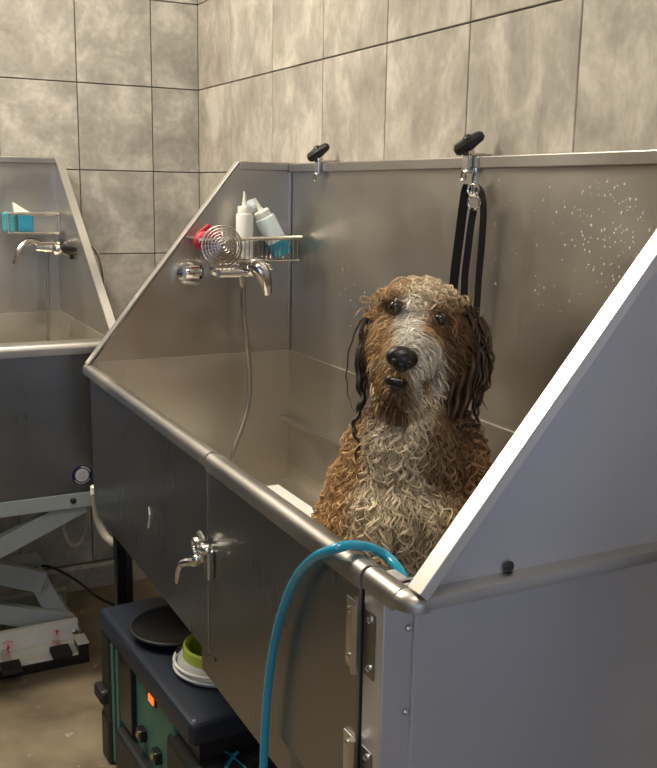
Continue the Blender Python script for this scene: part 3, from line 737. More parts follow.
tag(MB().lathe([(0.017, 0), (0.015, 0.004), (0.006, 0.008), (0.008, 0.013), (0.004, 0.016)], sq, (1, 0, 0), 20).build('suction_cup', 'bottle_clear', None, origin=sq), 'small clear suction cup on the steel wing above the bottles', 'suction cup')

# ------------------------------------------------------------------ fittings on the left tub
lm = thing('shower_mixer', 'chrome shower mixer with black knob and curved spout in the lift tub', 'shower', on(60, 250, 0, LXB))
def pl(px, py, dx): return on(px, py, 0, LXB + dx)
for (a, b) in ((60, 250), (76, 250)):
    MB().lathe([(0.02, 0), (0.02, 0.005), (0.012, 0.008), (0.012, 0.05)], pl(a, b, 0), (1, 0, 0), 16).build('wall_flange', 'chrome', lm)
MB().tube([pl(36, 247, 0.05), pl(62, 249, 0.05)], 0.014, 14).build('mixer_body', 'chrome', lm)
MB().lathe([(0.018, -0.006), (0.019, 0.004), (0.015, 0.012), (0.008, 0.017), (0.001, 0.018)], pl(57, 249, 0.055), (1, -0.3, 0), 18).build('mixer_knob', 'chrome', lm)
MB().tube([pl(60, 249, 0.06), pl(65, 248, 0.20)], 0.008, 10).build('mixer_arm', 'chrome', lm)
MB().tube([pl(64, 248, 0.20), pl(66, 248, 0.21), pl(72, 249, 0.23), pl(80, 249, 0.25)], [0.012, 0.017, 0.019, 0.015], 14).build('temperature_knob', 'black_plastic', lm)
MB().tube([pl(71, 252, 0.23), pl(72, 259, 0.23)], 0.006, 10).build('knob_stub', 'black_plastic', lm)
MB().tube(smooth_path([pl(46, 245, 0.05), pl(36, 242, 0.06), pl(28, 241, 0.07), pl(20, 248, 0.08), pl(16, 258, 0.085), pl(14, 264, 0.085)], 5), [0.009] * 14 + [0.008] * 6 + [0.007] * 6, 10).build('spout', 'chrome', lm)
MB().tube([pl(30, 243, 0.06), pl(50, 243, 0.055), pl(60, 244, 0.055)], 0.006, 10).build('mixer_lever', 'chrome', lm)
MB().tube(smooth_path([pl(47, 252, 0.05), pl(48, 280, 0.05), pl(48.5, 320, 0.05), pl(48, 360, 0.05)], 6), 0.0052, 8).build('shower_hose', 'hardware_steel', lm)
sh = smooth_path([on(84, 241, 0, 0.03), on(92, 246, 0, 0.03), on(99.5, 259, 0, 0.03), on(103.5, 278, 0, 0.03), on(105, 300, 0, 0.03), on(107, 330, 0, 0.03)], 6)
tag(MB().tube(sh, 0.0048, 8).build('supply_hose', 'hardware_steel', None, origin=sh[0]), 'grey supply hose bending down the tile beside the lift tub wing', 'hose')
lk = thing('wire_basket', 'shallow steel basket with rail on the back of the lift tub', 'basket', on(45, 225, 0, LXB))
xf2 = LXB + 0.09
ya, yb2 = on(8, 212, 0, xf2).y, min(on(70, 215, 0, xf2).y, LYR - 0.012)
zt = on(45, 214, 0, xf2).z; zb2 = on(45, 233, 0, xf2).z
for (nm, x, zz, rr) in (('front_rail', xf2, zt, 0.0045), ('back_rail', LXB + 0.005, zt, 0.003), ('bottom_rail', xf2, zb2, 0.003)):
    MB().tube([(x, ya, zz), (x, yb2, zz)], rr, 8).build(nm, 'hardware_steel', lk)
MB().box((LXB + 0.004, ya, zb2 - 0.002), (xf2, yb2, zb2 + 0.001)).build('tray', 'hardware_steel', lk)
for y in (ya, yb2):
    MB().tube([(LXB + 0.003, y, zt), (xf2, y, zt), (xf2, y, zb2), (LXB + 0.003, y, zb2)], 0.003, 8).build('side_wire', 'hardware_steel', lk)
c = on(25, 224, 0, LXB + 0.05)
bb = thing('grooming_brush', 'blue grooming brush with white handle in the lift tub basket', 'brush', c)
MB().box((c.x - 0.014, c.y - 0.022, zb2 + 0.002), (c.x + 0.014, c.y + 0.022, zt - 0.003)).build('bristle_block', 'blue_brush', bb, bevel=0.003)
MB().hexa([(c.x - .012, c.y - .03, zt - .002), (c.x + .012, c.y - .03, zt - .002), (c.x + .012, c.y + .024, zt - .002), (c.x - .012, c.y + .024, zt - .002)],
          [(c.x - .008, c.y - .034, zt + .034), (c.x + .008, c.y - .034, zt + .034), (c.x + .01, c.y + .0, zt + .012), (c.x - .01, c.y + .0, zt + .012)]).build('handle', 'white_plastic', bb, bevel=0.003)
c = on(9, 222, 0, LXB + 0.05)
tb_ = thing('scrub_sponge', 'teal scrub sponge beside the blue brush in the lift tub basket', 'sponge', c)
MB().box((c.x - 0.016, c.y - 0.018, zb2 + 0.002), (c.x + 0.016, c.y + 0.016, zt + 0.004)).build('block', 'teal_brush', tb_, bevel=0.006)
MB().box((c.x - 0.0165, c.y - 0.0185, zt - 0.010), (c.x + 0.0165, c.y + 0.0165, zt - 0.004)).build('backing', 'teal_brush', tb_)

# ------------------------------------------------------------------ tether clamps and leash on the rear rim
def clamp(px, label, tilt):
    q = on(px, 160, 1, YB - 0.012); x = q.x
    t_ = thing('tether_clamp', label, 'clamp', (x, YB, ZB), 'tether clamps on the rear rim')
    br = MB()
    br.box((x - 0.010, YB - 0.020, ZB - 0.030), (x + 0.010, YB - 0.0105, ZB + 0.010)); br.box((x - 0.010, YB - 0.020, ZB + 0.0005), (x + 0.010, YB + 0.030, ZB + 0.006))
    br.box((x - 0.010, YB + 0.0245, ZB - 0.022), (x + 0.010, YB + 0.030, ZB + 0.006))
    br.build('bracket', 'hardware_steel', t_, bevel=0.002)
    base = Vector((x, YB - 0.006, ZB + 0.006)); ax = Vector((0.02 + tilt, -0.5, 1)).normalized()
    MB().tube([base, base + ax * 0.022], 0.0055, 10).build('threaded_stud', 'hardware_steel', t_)
    top_ = base + ax * 0.020
    d = Vector((0.55, 0.55, 0.50)).normalized()
    s_ = d.cross(ax).normalized(); up = s_.cross(d)
    kn = MB()
    prof = [(-0.030, 0.006), (-0.025, 0.0115), (-0.012, 0.0125), (0.0, 0.014), (0.012, 0.0115), (0.025, 0.0095), (0.030, 0.005)]
    ring_ = []
    pts = [top_ + d * a for a, _ in prof]
    kn.tube(pts, [b for _, b in prof], 10)
    kn.build('knob', 'black_plastic', t_)
    MB().lathe([(0.008, -0.004), (0.009, 0.012), (0.005, 0.016)], top_, ax, 14).build('knob_hub', 'black_plastic', t_)
    MB().tube([(x + 0.007 * math.cos(a * PI / 8), YB - 0.022, ZB - 0.034 + 0.009 * math.sin(a * PI / 8)) for a in range(16)], 0.0018, 6, closed=True).build('eyelet', 'chrome', t_)
    return x
xa1 = clamp(319, 'small black knobbed tether clamp on the rear rim with nothing hanging from it', 0.1)
xa2 = clamp(469, 'black knobbed tether clamp on the rear rim holding the black leash', 0.1)
ls = thing('grooming_leash', 'black webbing leash loop hanging from the rear rim behind the dog', 'leash', (xa2, YB - 0.03, ZB - 0.05))
def lb_(px, py, dy): return on(px, py, 1, YB - dy)
wd = [Vector((1, 0, 0))] * 40
def strap(pts, width, wdir=(0.6, 0.8, 0)):
    MB().ribbon(smooth_path(pts, 6), Vector(wdir), width, 0.0022).build('strap', 'black_webbing', ls)
strap([lb_(474, 185, 0.022), lb_(467, 187, 0.024), lb_(463.5, 205, 0.024), lb_(459, 240, 0.022), lb_(455, 272, 0.022), lb_(453, 300, 0.02), lb_(455, 330, 0.018)], 0.017)
strap([lb_(474, 208, 0.03), lb_(471, 225, 0.032), lb_(468, 250, 0.032), lb_(465, 275, 0.03), lb_(464, 300, 0.028), lb_(463, 330, 0.026)], 0.013)
strap([lb_(475, 185, 0.022), lb_(481, 192, 0.024), lb_(483.5, 210, 0.024), lb_(482, 240, 0.022), lb_(479, 275, 0.02), lb_(477, 305, 0.02), lb_(474, 330, 0.02), lb_(466, 342, 0.02), lb_(456, 334, 0.02)], 0.012)
hk = MB().tube([lb_(476, 168, 0.024), lb_(475, 178, 0.024), lb_(474.5, 186, 0.026), lb_(474, 196, 0.028)], [0.004, 0.006, 0.0065, 0.004], 10).build('snap_hook', 'chrome', ls)
MB().tube([lb_(474 + 6 * math.cos(a * PI / 8), 203 + 7 * math.sin(a * PI / 8), 0.030) for a in range(16)], 0.0026, 8, closed=True).build('leash_ring', 'chrome', ls)
MB().tube([lb_(473 + 5.5 * math.cos(a * PI / 8), 190 + 5.5 * math.sin(a * PI / 8), 0.030) for a in range(16)], 0.0022, 8, closed=True).build('leash_ring', 'chrome', ls)

# ------------------------------------------------------------------ blue water hose over the door rim
yo = YF - 0.014
hpx = [(263, 800, yo), (263.5, 768, yo), (266, 710, yo), (272, 655, yo), (282, 612, yo), (296, 578, yo), (314, 558, yo - 0.004)]
hpts = [on(a, b, 1, y) for a, b, y in hpx]
hpts += [on(331, 550, 2, ZF + 0.007), on(345, 546, 2, ZF + 0.012), on(358, 545.5, 2, ZF + 0.010), on(372, 548.5, 2, ZF + 0.002), on(386, 556, 2, ZF - 0.008), on(396, 566, 2, ZF - 0.014), on(403, 577, 2, ZF - 0.022), on(408, 592, 2, ZF - 0.034)]
q0 = hpts[0]
hpts = [Vector((q0.x - 0.03, yo - 0.01, 0.012)), Vector((q0.x - 0.012, yo, 0.2)), Vector((q0.x - 0.004, yo, 0.42))] + hpts
hpts = [Vector((q0.x - 0.25, yo - 0.10, 0.008)), Vector((q0.x - 0.12, yo - 0.06, 0.007))] + hpts
tag(MB().tube(smooth_path(hpts, 8), 0.0063, 12).build('water_hose', 'blue_hose', None, origin=(q0.x, yo, 0)), 'translucent blue water hose draped over the front rim of the tub', 'hose')

# ------------------------------------------------------------------ dryer box under the tub
ZD = 0.375
dx = thing('pet_dryer', 'dark navy and green pet dryer box standing below the tub front', 'dryer', (1.28, -0.4, 0))
def dn(px, py, zz): return on(px, py, 2, zz)
A1, B1 = dn(97, 607, ZD), dn(190, 725, ZD)          # long edge of the lid facing the room
dl = (B1 - A1).normalized(); dw = Vector((-dl.y, dl.x, 0))
if dw.y < 0: dw = -dw
DL = (B1 - A1).length; DW = 0.34
def dp(a, b, z_): return A1 * 1 + dl * a + dw * b + Vector((0, 0, z_ - A1.z))
def dbox(a0, a1, b0, b1, z0, z1): return MB().hexa([dp(a0, b0, z0), dp(a1, b0, z0), dp(a1, b1, z0), dp(a0, b1, z0)], [dp(a0, b0, z1), dp(a1, b0, z1), dp(a1, b1, z1), dp(a0, b1, z1)])
dbox(0, DL, 0, DW, ZD - 0.055, ZD).build('lid', 'navy_shell', dx, bevel=0.016, bseg=4)
dbox(0.06, DL - 0.14, 0.022, DW - 0.02, 0.02, ZD - 0.055).build('green_body', 'green_steel', dx, bevel=0.004)
dbox(0.004, 0.06, 0.004, DW - 0.004, 0.06, ZD - 0.052).build('end_cap', 'dark_shell', dx, bevel=0.006)
dbox(-0.012, 0.05, -0.012, DW, 0.15, 0.185).build('end_bumper', 'dark_shell', dx, bevel=0.008)
dbox(0.002, 0.06, 0.0, DW - 0.01, 0.0, 0.12).build('end_foot', 'dark_shell', dx, bevel=0.008)
for (a, w) in ((0.066, 0.016), (0.100, 0.016)):
    dbox(a, a + w, 0.008, 0.03, 0.015, ZD - 0.06).build('green_strip', 'green_steel', dx, bevel=0.002)
dbox(0.083, 0.099, 0.012, 0.03, 0.015, ZD - 0.06).build('strip_groove', 'black_plastic', dx)
dbox(0.122, 0.20, 0.010, 0.04, 0.15, ZD - 0.056).build('vent_slot', 'black_plastic', dx, bevel=0.002)
dbox(0.12, DL - 0.16, -0.004, 0.05, 0.012, 0.135).build('hose_tray', 'dark_shell', dx, bevel=0.010)
dbox(DL - 0.17, DL - 0.006, 0.012, DW, 0.0, ZD - 0.105).build('motor_housing', 'dark_shell', dx, bevel=0.018, bseg=3)
dbox(DL - 0.13, DL - 0.03, 0.03, DW - 0.03, 0.12, ZD - 0.05).build('motor_neck', 'black_plastic', dx)
for a in (0.0, DL - 0.20):
    dbox(a + 0.03, a + 0.08, 0.02, 0.07, 0.0, 0.03).build('foot', 'black_rubber', dx)
yb3 = 0.022
def dface(px, py):  # point on the green face seen at a pixel
    n_ = dw; o_ = dp(0, yb3, 0); v = ray(px, py); return C + v * ((o_ - C).dot(n_) / v.dot(n_))
s = dface(152, 697)
def fbox(c, a, h, d): 
    return MB().hexa([c - dl * a - Vector((0, 0, h)), c + dl * a - Vector((0, 0, h)), c + dl * a - Vector((0, 0, h)) - dw * d, c - dl * a - Vector((0, 0, h)) - dw * d],
                     [c - dl * a + Vector((0, 0, h)), c + dl * a + Vector((0, 0, h)), c + dl * a + Vector((0, 0, h)) - dw * d, c - dl * a + Vector((0, 0, h)) - dw * d])
so = fbox(s, 0.028, 0.011, 0.004).build('switch', 'black_plastic', dx, bevel=0.001)
fbox(s + dl * 0.008 - dw * 0.004, 0.014, 0.008, 0.003).build('switch_rocker', 'lit_switch', so, bevel=0.001)
for (px, py) in ((145, 733), (160, 755)):
    s = dface(px, py)
    la = fbox(s, 0.014, 0.014, 0.016).build('clip', 'black_plastic', dx, bevel=0.003)
    MB().lathe([(0.007, 0), (0.007, 0.004), (0.003, 0.006)], s - dw * 0.016 + dl * 0.006 + Vector((0, 0, 0.006)), -dw, 12).build('screw', 'brass', la)
# things on the lid
c = dn(176, 634, ZD); c.z = ZD
bl = thing('round_dish', 'shallow black round dish on the dryer lid beside the lime ring', 'dish', c)
MB().lathe([(0.070, 0.0), (0.092, 0.014), (0.098, 0.022), (0.094, 0.024), (0.088, 0.018), (0.066, 0.006), (0.0, 0.006)], c, (0, 0, 1), 36).build('bowl', 'black_plastic', bl)
MB().tube([c + Vector((0.096 * math.cos(a * PI / 18), 0.096 * math.sin(a * PI / 18), 0.023)) for a in range(36)], 0.003, 8, closed=True).build('rim', 'dark_shell', bl)
c = dn(220, 667, ZD); c.z = ZD
rg = thing('lidded_tub', 'round pale grey container with lime inner ring on the dryer lid', 'container', c)
R0 = 0.088
MB().lathe([(R0 - 0.004, 0.0), (R0 + 0.002, 0.006), (R0 - 0.004, 0.026), (R0 - 0.008, 0.032), (R0 - 0.013, 0.032), (R0 - 0.012, 0.012), (0.0, 0.010)], c, (0, 0, 1), 40).build('shell', 'pale_grey_plastic', rg)
for zz in (0.012, 0.024):
    MB().tube([c + Vector(((R0 + 0.004) * math.cos(a * PI / 20), (R0 + 0.004) * math.sin(a * PI / 20), zz)) for a in range(40)], 0.0032, 8, closed=True).build('rib', 'sticker_white', rg)
MB().lathe([(R0 - 0.013, 0.013), (R0 - 0.014, 0.052), (R0 - 0.018, 0.056), (R0 - 0.024, 0.050), (R0 - 0.026, 0.014)], c, (0, 0, 1), 40).build('lime_ring', 'lime_plastic', rg)
mk = MB()
for k in range(3):
    an = math.radians(222 + 8 * k); q = c + Vector((R0 * math.cos(an), R0 * math.sin(an), 0.030)); mk.box(q - Vector((0.003, 0.003, 0.003)), q + Vector((0.003, 0.003, 0.003)))
mk.build('print_marks', 'black_plastic', rg)
c = dp(DL - 0.07, 0.05, ZD - 0.103)
c = on(234, 757, 2, ZD - 0.103)
cp = [on(213, 748, 2, ZD - 0.100), on(226, 752, 2, ZD - 0.096), on(233, 757, 2, ZD - 0.094), on(246, 768, 2, ZD - 0.098)]
bc = thing('blue_tubing', 'thin blue tube tied in a knot on the dryer motor housing', 'tube', cp[2])
MB().tube(smooth_path(cp, 5), 0.0016, 8).build('tube', 'blue_hose', bc)
MB().tube(smooth_path([on(238, 752, 2, ZD - 0.088), on(232, 758, 2, ZD - 0.092), on(226, 768, 2, ZD - 0.098)], 5), 0.0035, 8).build('tube', 'blue_hose', bc)
MB().ellip(cp[2] + Vector((0, 0, 0.002)), 0.006, 0.005, 0.005).build('knot', 'blue_hose', bc)

# ------------------------------------------------------------------ the dog
DEP = (on(405, 480, 1, -0.27) - C).dot(CF)
KP = DEP / FOC
def pd(px, py, off=0.0): return C + ray(px, py) * (DEP - off)
GF = Vector((-CF.x, -CF.y, 0)).normalized()       # towards the viewer, level
GR = Vector((-GF.y, GF.x, 0)); 
if GR.dot(CR) < 0: GR = -GR
GU = Vector((0, 0, 1))
def rolled(deg):
    a = math.radians(deg)
    return (GR * math.cos(a) - GU * math.sin(a), GF, GU * math.cos(a) + GR * math.sin(a))
dm = MB()
def el(px, py, off, rx, ry, rz, roll=0):
    dm.ellip(pd(px, py, off), rx * KP, rz, ry * KP, rolled(roll), 20, 14)
def cap(a, b, ra, rb, n=8):
    a = Vector(a); b = Vector(b)
    for i in range(n + 1):
        t_ = i / n; r_ = ra + (rb - ra) * t_
        dm.ellip(a.lerp(b, t_), r_, r_, r_, None, 12, 8)
# head
el(422, 322, 0.00, 44, 37, 0.080, 14)
el(425, 308, 0.005, 36, 25, 0.066, 14)
el(387, 350, 0.015, 25, 40, 0.055, 6)
el(444, 358, 0.005, 30, 42, 0.055, 10)
el(410, 348, 0.060, 27, 30, 0.080, 12)
el(403, 362, 0.115, 20, 18, 0.042, 8)
el(397, 384, 0.075, 19, 16, 0.055, 8)
el(402, 400, 0.050, 26, 20, 0.045, 0)
el(394, 300, 0.045, 13, 9, 0.03, 14); el(439, 312, 0.040, 15, 9, 0.03, 14)
el(420, 395, -0.035, 46, 52, 0.085)
el(371, 340, -0.012, 6, 34, 0.024, -4)
el(468, 348, -0.012, 15, 46, 0.028, -6)
# chest, shoulders, belly, rump
el(411, 455, -0.005, 60, 62, 0.100)
el(404, 520, -0.01, 70, 80, 0.110)
el(372, 462, -0.02, 28, 60, 0.075, 10)
el(455, 470, -0.02, 30, 66, 0.075, -4)
el(410, 505, -0.14, 66, 80, 0.13)
el(408, 575, -0.20, 76, 62, 0.13)
el(350, 535, -0.06, 38, 66, 0.09, 10)
el(352, 500, -0.05, 26, 60, 0.07, 10)
el(462, 560, -0.09, 36, 58, 0.10, -4)
def low(px, py, off, z_):
    q = pd(px, py, off); q.z = z_; return q
ZG = ZPL + 0.006
for (px, sx) in ((378, -1), (438, 1)):
    cap(pd(px, 510, 0.03), low(px, 620, 0.05, ZG + 0.045), 0.042, 0.027)
    dm.ellip(low(px, 640, 0.075, ZG + 0.024), 0.034, 0.046, 0.026, rolled(0), 14, 10)
for (px, sx) in ((345, -1), (470, 1)):
    cap(pd(px, 580, -0.05), low(px, 620, -0.01, ZG + 0.05), 0.055, 0.035)
    dm.ellip(low(px, 640, 0.02, ZG + 0.024), 0.034, 0.058, 0.026, rolled(0), 14, 10)
tp = [pd(405, 600, -0.30), low(380, 620, -0.36, ZG + 0.05), low(340, 620, -0.34, ZG + 0.035), low(318, 620, -0.26, ZG + 0.035)]
for i in range(3): cap(tp[i], tp[i + 1], 0.03, 0.028)
me = bpy.data.meshes.new('tmp'); me.from_pydata([tuple(v) for v in dm.v], [], dm.f)
tmp = bpy.data.objects.new('tmp', me); col.objects.link(tmp)
md = tmp.modifiers.new('r', 'REMESH'); md.mode = 'VOXEL'; md.voxel_size = 0.006
sm_ = tmp.modifiers.new('s', 'SMOOTH'); sm_.iterations = 8; sm_.factor = 0.5
bpy.context.view_layer.update()
dg = bpy.context.evaluated_depsgraph_get()
body_me = bpy.data.meshes.new_from_object(tmp.evaluated_get(dg)); bpy.data.objects.remove(tmp)
bm = bmesh.new(); bm.from_mesh(body_me); bmesh.ops.triangulate(bm, faces=bm.faces); bm.to_mesh(body_me)
bvh = BVHTree.FromBMesh(bm); bm.free()
nv = len(body_me.vertices)
V = np.empty(nv * 3); body_me.vertices.foreach_get('co', V); V = V.reshape(-1, 3)
V[:, 2] = np.maximum(V[:, 2], ZPL + 0.003)      # the seated dog's weight rests flat on the platform
nf = len(body_me.polygons)
F = np.empty(nf * 3, dtype=np.int64); body_me.loops.foreach_get('vertex_index', F); F = F.reshape(-1, 3)
Cn, CRn, CUn, CFn = (np.array(v) for v in (C, CR, CU, CF))
def projn(P):
    v = P - Cn; z_ = v @ CFn
    return np.stack([328.5 + FOC * (v @ CRn) / z_, 384 - FOC * (v @ CUn) / z_, DEP - z_], 1)

TAN = np.array((0.44, 0.265, 0.125)); GOLD = np.array((0.62, 0.395, 0.19)); CREAM = np.array((0.80, 0.68, 0.50)); WHITE = np.array((0.84, 0.78, 0.68))
DARK = np.array((0.035, 0.018, 0.010)); BROWN = np.array((0.16, 0.088, 0.045)); GREY = np.array((0.34, 0.28, 0.22))
MARKS_AND_SHADE = [  # px, py, rx, ry, colour, strength : coat markings, plus some shade painted brown at the viewer's right
    (408, 470, 46, 75, CREAM, 1.0), (395, 520, 52, 50, CREAM, 0.75), (400, 440, 30, 36, GREY, 0.5), (425, 560, 46, 46, GREY, 0.9),
    (330, 480, 22, 70, GOLD, 0.9), (352, 440, 18, 40, GOLD, 0.9),
    (446, 450, 26, 46, BROWN, 0.9), (470, 470, 16, 60, BROWN, 0.55), (460, 530, 24, 40, TAN, 0.6),  # browns of the right chest are partly shade put into the coat colour
    (425, 300, 56, 34, GOLD, 1.0), (432, 298, 30, 22, CREAM, 1.0), (388, 345, 22, 40, GOLD, 0.9),
    (447, 345, 20, 50, TAN, 0.9), (462, 375, 22, 56, DARK, 0.85), (475, 350, 18, 62, DARK, 1.0),
    (363, 345, 9, 44, DARK, 0.9),
    (408, 325, 12, 26, WHITE, 1.0), (405, 346, 20, 18, WHITE, 1.0), (427, 370, 20, 32, WHITE, 1.0), (384, 350, 14, 34, GOLD, 0.8), (381, 368, 9, 10, CREAM, 0.5),
    (393, 306, 13, 9, BROWN, 0.95), (440, 320, 15, 12, BROWN, 0.95), (455, 345, 12, 40, BROWN, 0.9),  # right eye and cheek browns include painted shade
    (388, 396, 24, 16, BROWN, 0.75), (400, 408, 22, 14, BROWN, 0.6), (384, 378, 10, 12, TAN, 0.8),
    (420, 412, 16, 18, CREAM, 0.6),
]
def coat_color(P, N):
    q = projn(P); colr = np.tile(TAN, (len(P), 1))
    front = np.clip((N @ -CFn + 0.55) / 0.6, 0, 1)
    for (px, py, rx, ry, cc, s_) in MARKS_AND_SHADE:
        d = ((q[:, 0] - px) / rx) ** 2 + ((q[:, 1] - py) / ry) ** 2
        w = np.clip(1.6 - d * 1.1, 0, 1) * s_ * front
        colr = colr * (1 - w[:, None]) + cc * w[:, None]
    return colr
tri = V[F]; cr = np.cross(tri[:, 1] - tri[:, 0], tri[:, 2] - tri[:, 0]); ar_ = np.linalg.norm(cr, axis=1); FN = cr / np.maximum(ar_, 1e-12)[:, None]
VN = np.zeros_like(V)
for k in range(3): np.add.at(VN, F[:, k], cr)
VN /= np.maximum(np.linalg.norm(VN, axis=1), 1e-12)[:, None]
dog = thing('dog', 'wet curly tan and white dog sitting in the steel tub facing out', 'dog', low(405, 620, -0.08, ZG))
def finish(name, verts, faces, colr, mat, parent, smooth=True):
    org = np.array(root_origin(parent))
    m = bpy.data.meshes.new(name)
    m.vertices.add(len(verts)); m.vertices.foreach_set('co', (verts - org).ravel())
    k = faces.shape[1]; m.loops.add(faces.size); m.loops.foreach_set('vertex_index', faces.ravel().astype(np.int32))
    m.polygons.add(len(faces)); m.polygons.foreach_set('loop_start', np.arange(0, faces.size, k, dtype=np.int32))
    m.polygons.foreach_set('use_smooth', np.ones(len(faces), dtype=bool) if smooth else np.zeros(len(faces), dtype=bool))
    m.update(calc_edges=True); m.validate()
    at = m.attributes.new('coat', 'FLOAT_COLOR', 'POINT')
    at.data.foreach_set('color', np.concatenate([colr, np.ones((len(colr), 1))], 1).ravel())
    m.materials.append(MATS[mat])
    o = bpy.data.objects.new(name, m); col.objects.link(o); o.parent = parent
    return o
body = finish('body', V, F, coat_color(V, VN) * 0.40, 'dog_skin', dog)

def hit(px, py, lift=0.0):
    d = ray(px, py).normalized(); h = bvh.ray_cast(C, d)
    if h[0] is None: return pd(px, py, 0.05)
    return h[0] - d * lift
for (px, py, r_, lf) in ((395, 307, 6.5, -0.001), (440, 319, 6.0, -0.0035)):
    MB().ellip(hit(px, py, lf), r_ * KP, r_ * KP, r_ * KP, rolled(14), 16, 12).build('eye', 'dog_eye', dog)
nc = hit(402, 358, 0.004); ax = rolled(8)
no = MB().ellip(nc, 15 * KP, 0.015, 11 * KP, ax, 20, 14)
no.ellip(nc - ax[2] * 5 * KP + ax[1] * 0.002, 8.5 * KP, 0.013, 8 * KP, ax, 16, 10)
no = no.build('nose', 'dog_nose', dog)
for s_ in (-1, 1):
    MB().ellip(nc + ax[0] * (s_ * 7 * KP) + ax[1] * 0.0125 - ax[2] * 2 * KP, 3 * KP, 0.003, 2 * KP, rolled(8 + s_ * 25), 10, 8).build('nostril', 'dog_mouth', no)
mc = hit(396, 381, 0.003)
mo = MB().ellip(mc, 11 * KP, 0.012, 7.5 * KP, rolled(6), 18, 12).build('mouth', 'dog_mouth', dog)
MB().ellip(mc + GF * 0.008 + GU * (2.5 * KP), 6 * KP, 0.004, 1.2 * KP, rolled(6), 12, 8).build('teeth', 'pale_grey_plastic', mo)
MB().ellip(mc + GF * 0.006 - GU * (4.5 * KP), 8.5 * KP, 0.009, 2.6 * KP, rolled(6), 12, 8).build('lower_lip', 'dog_nose', mo)

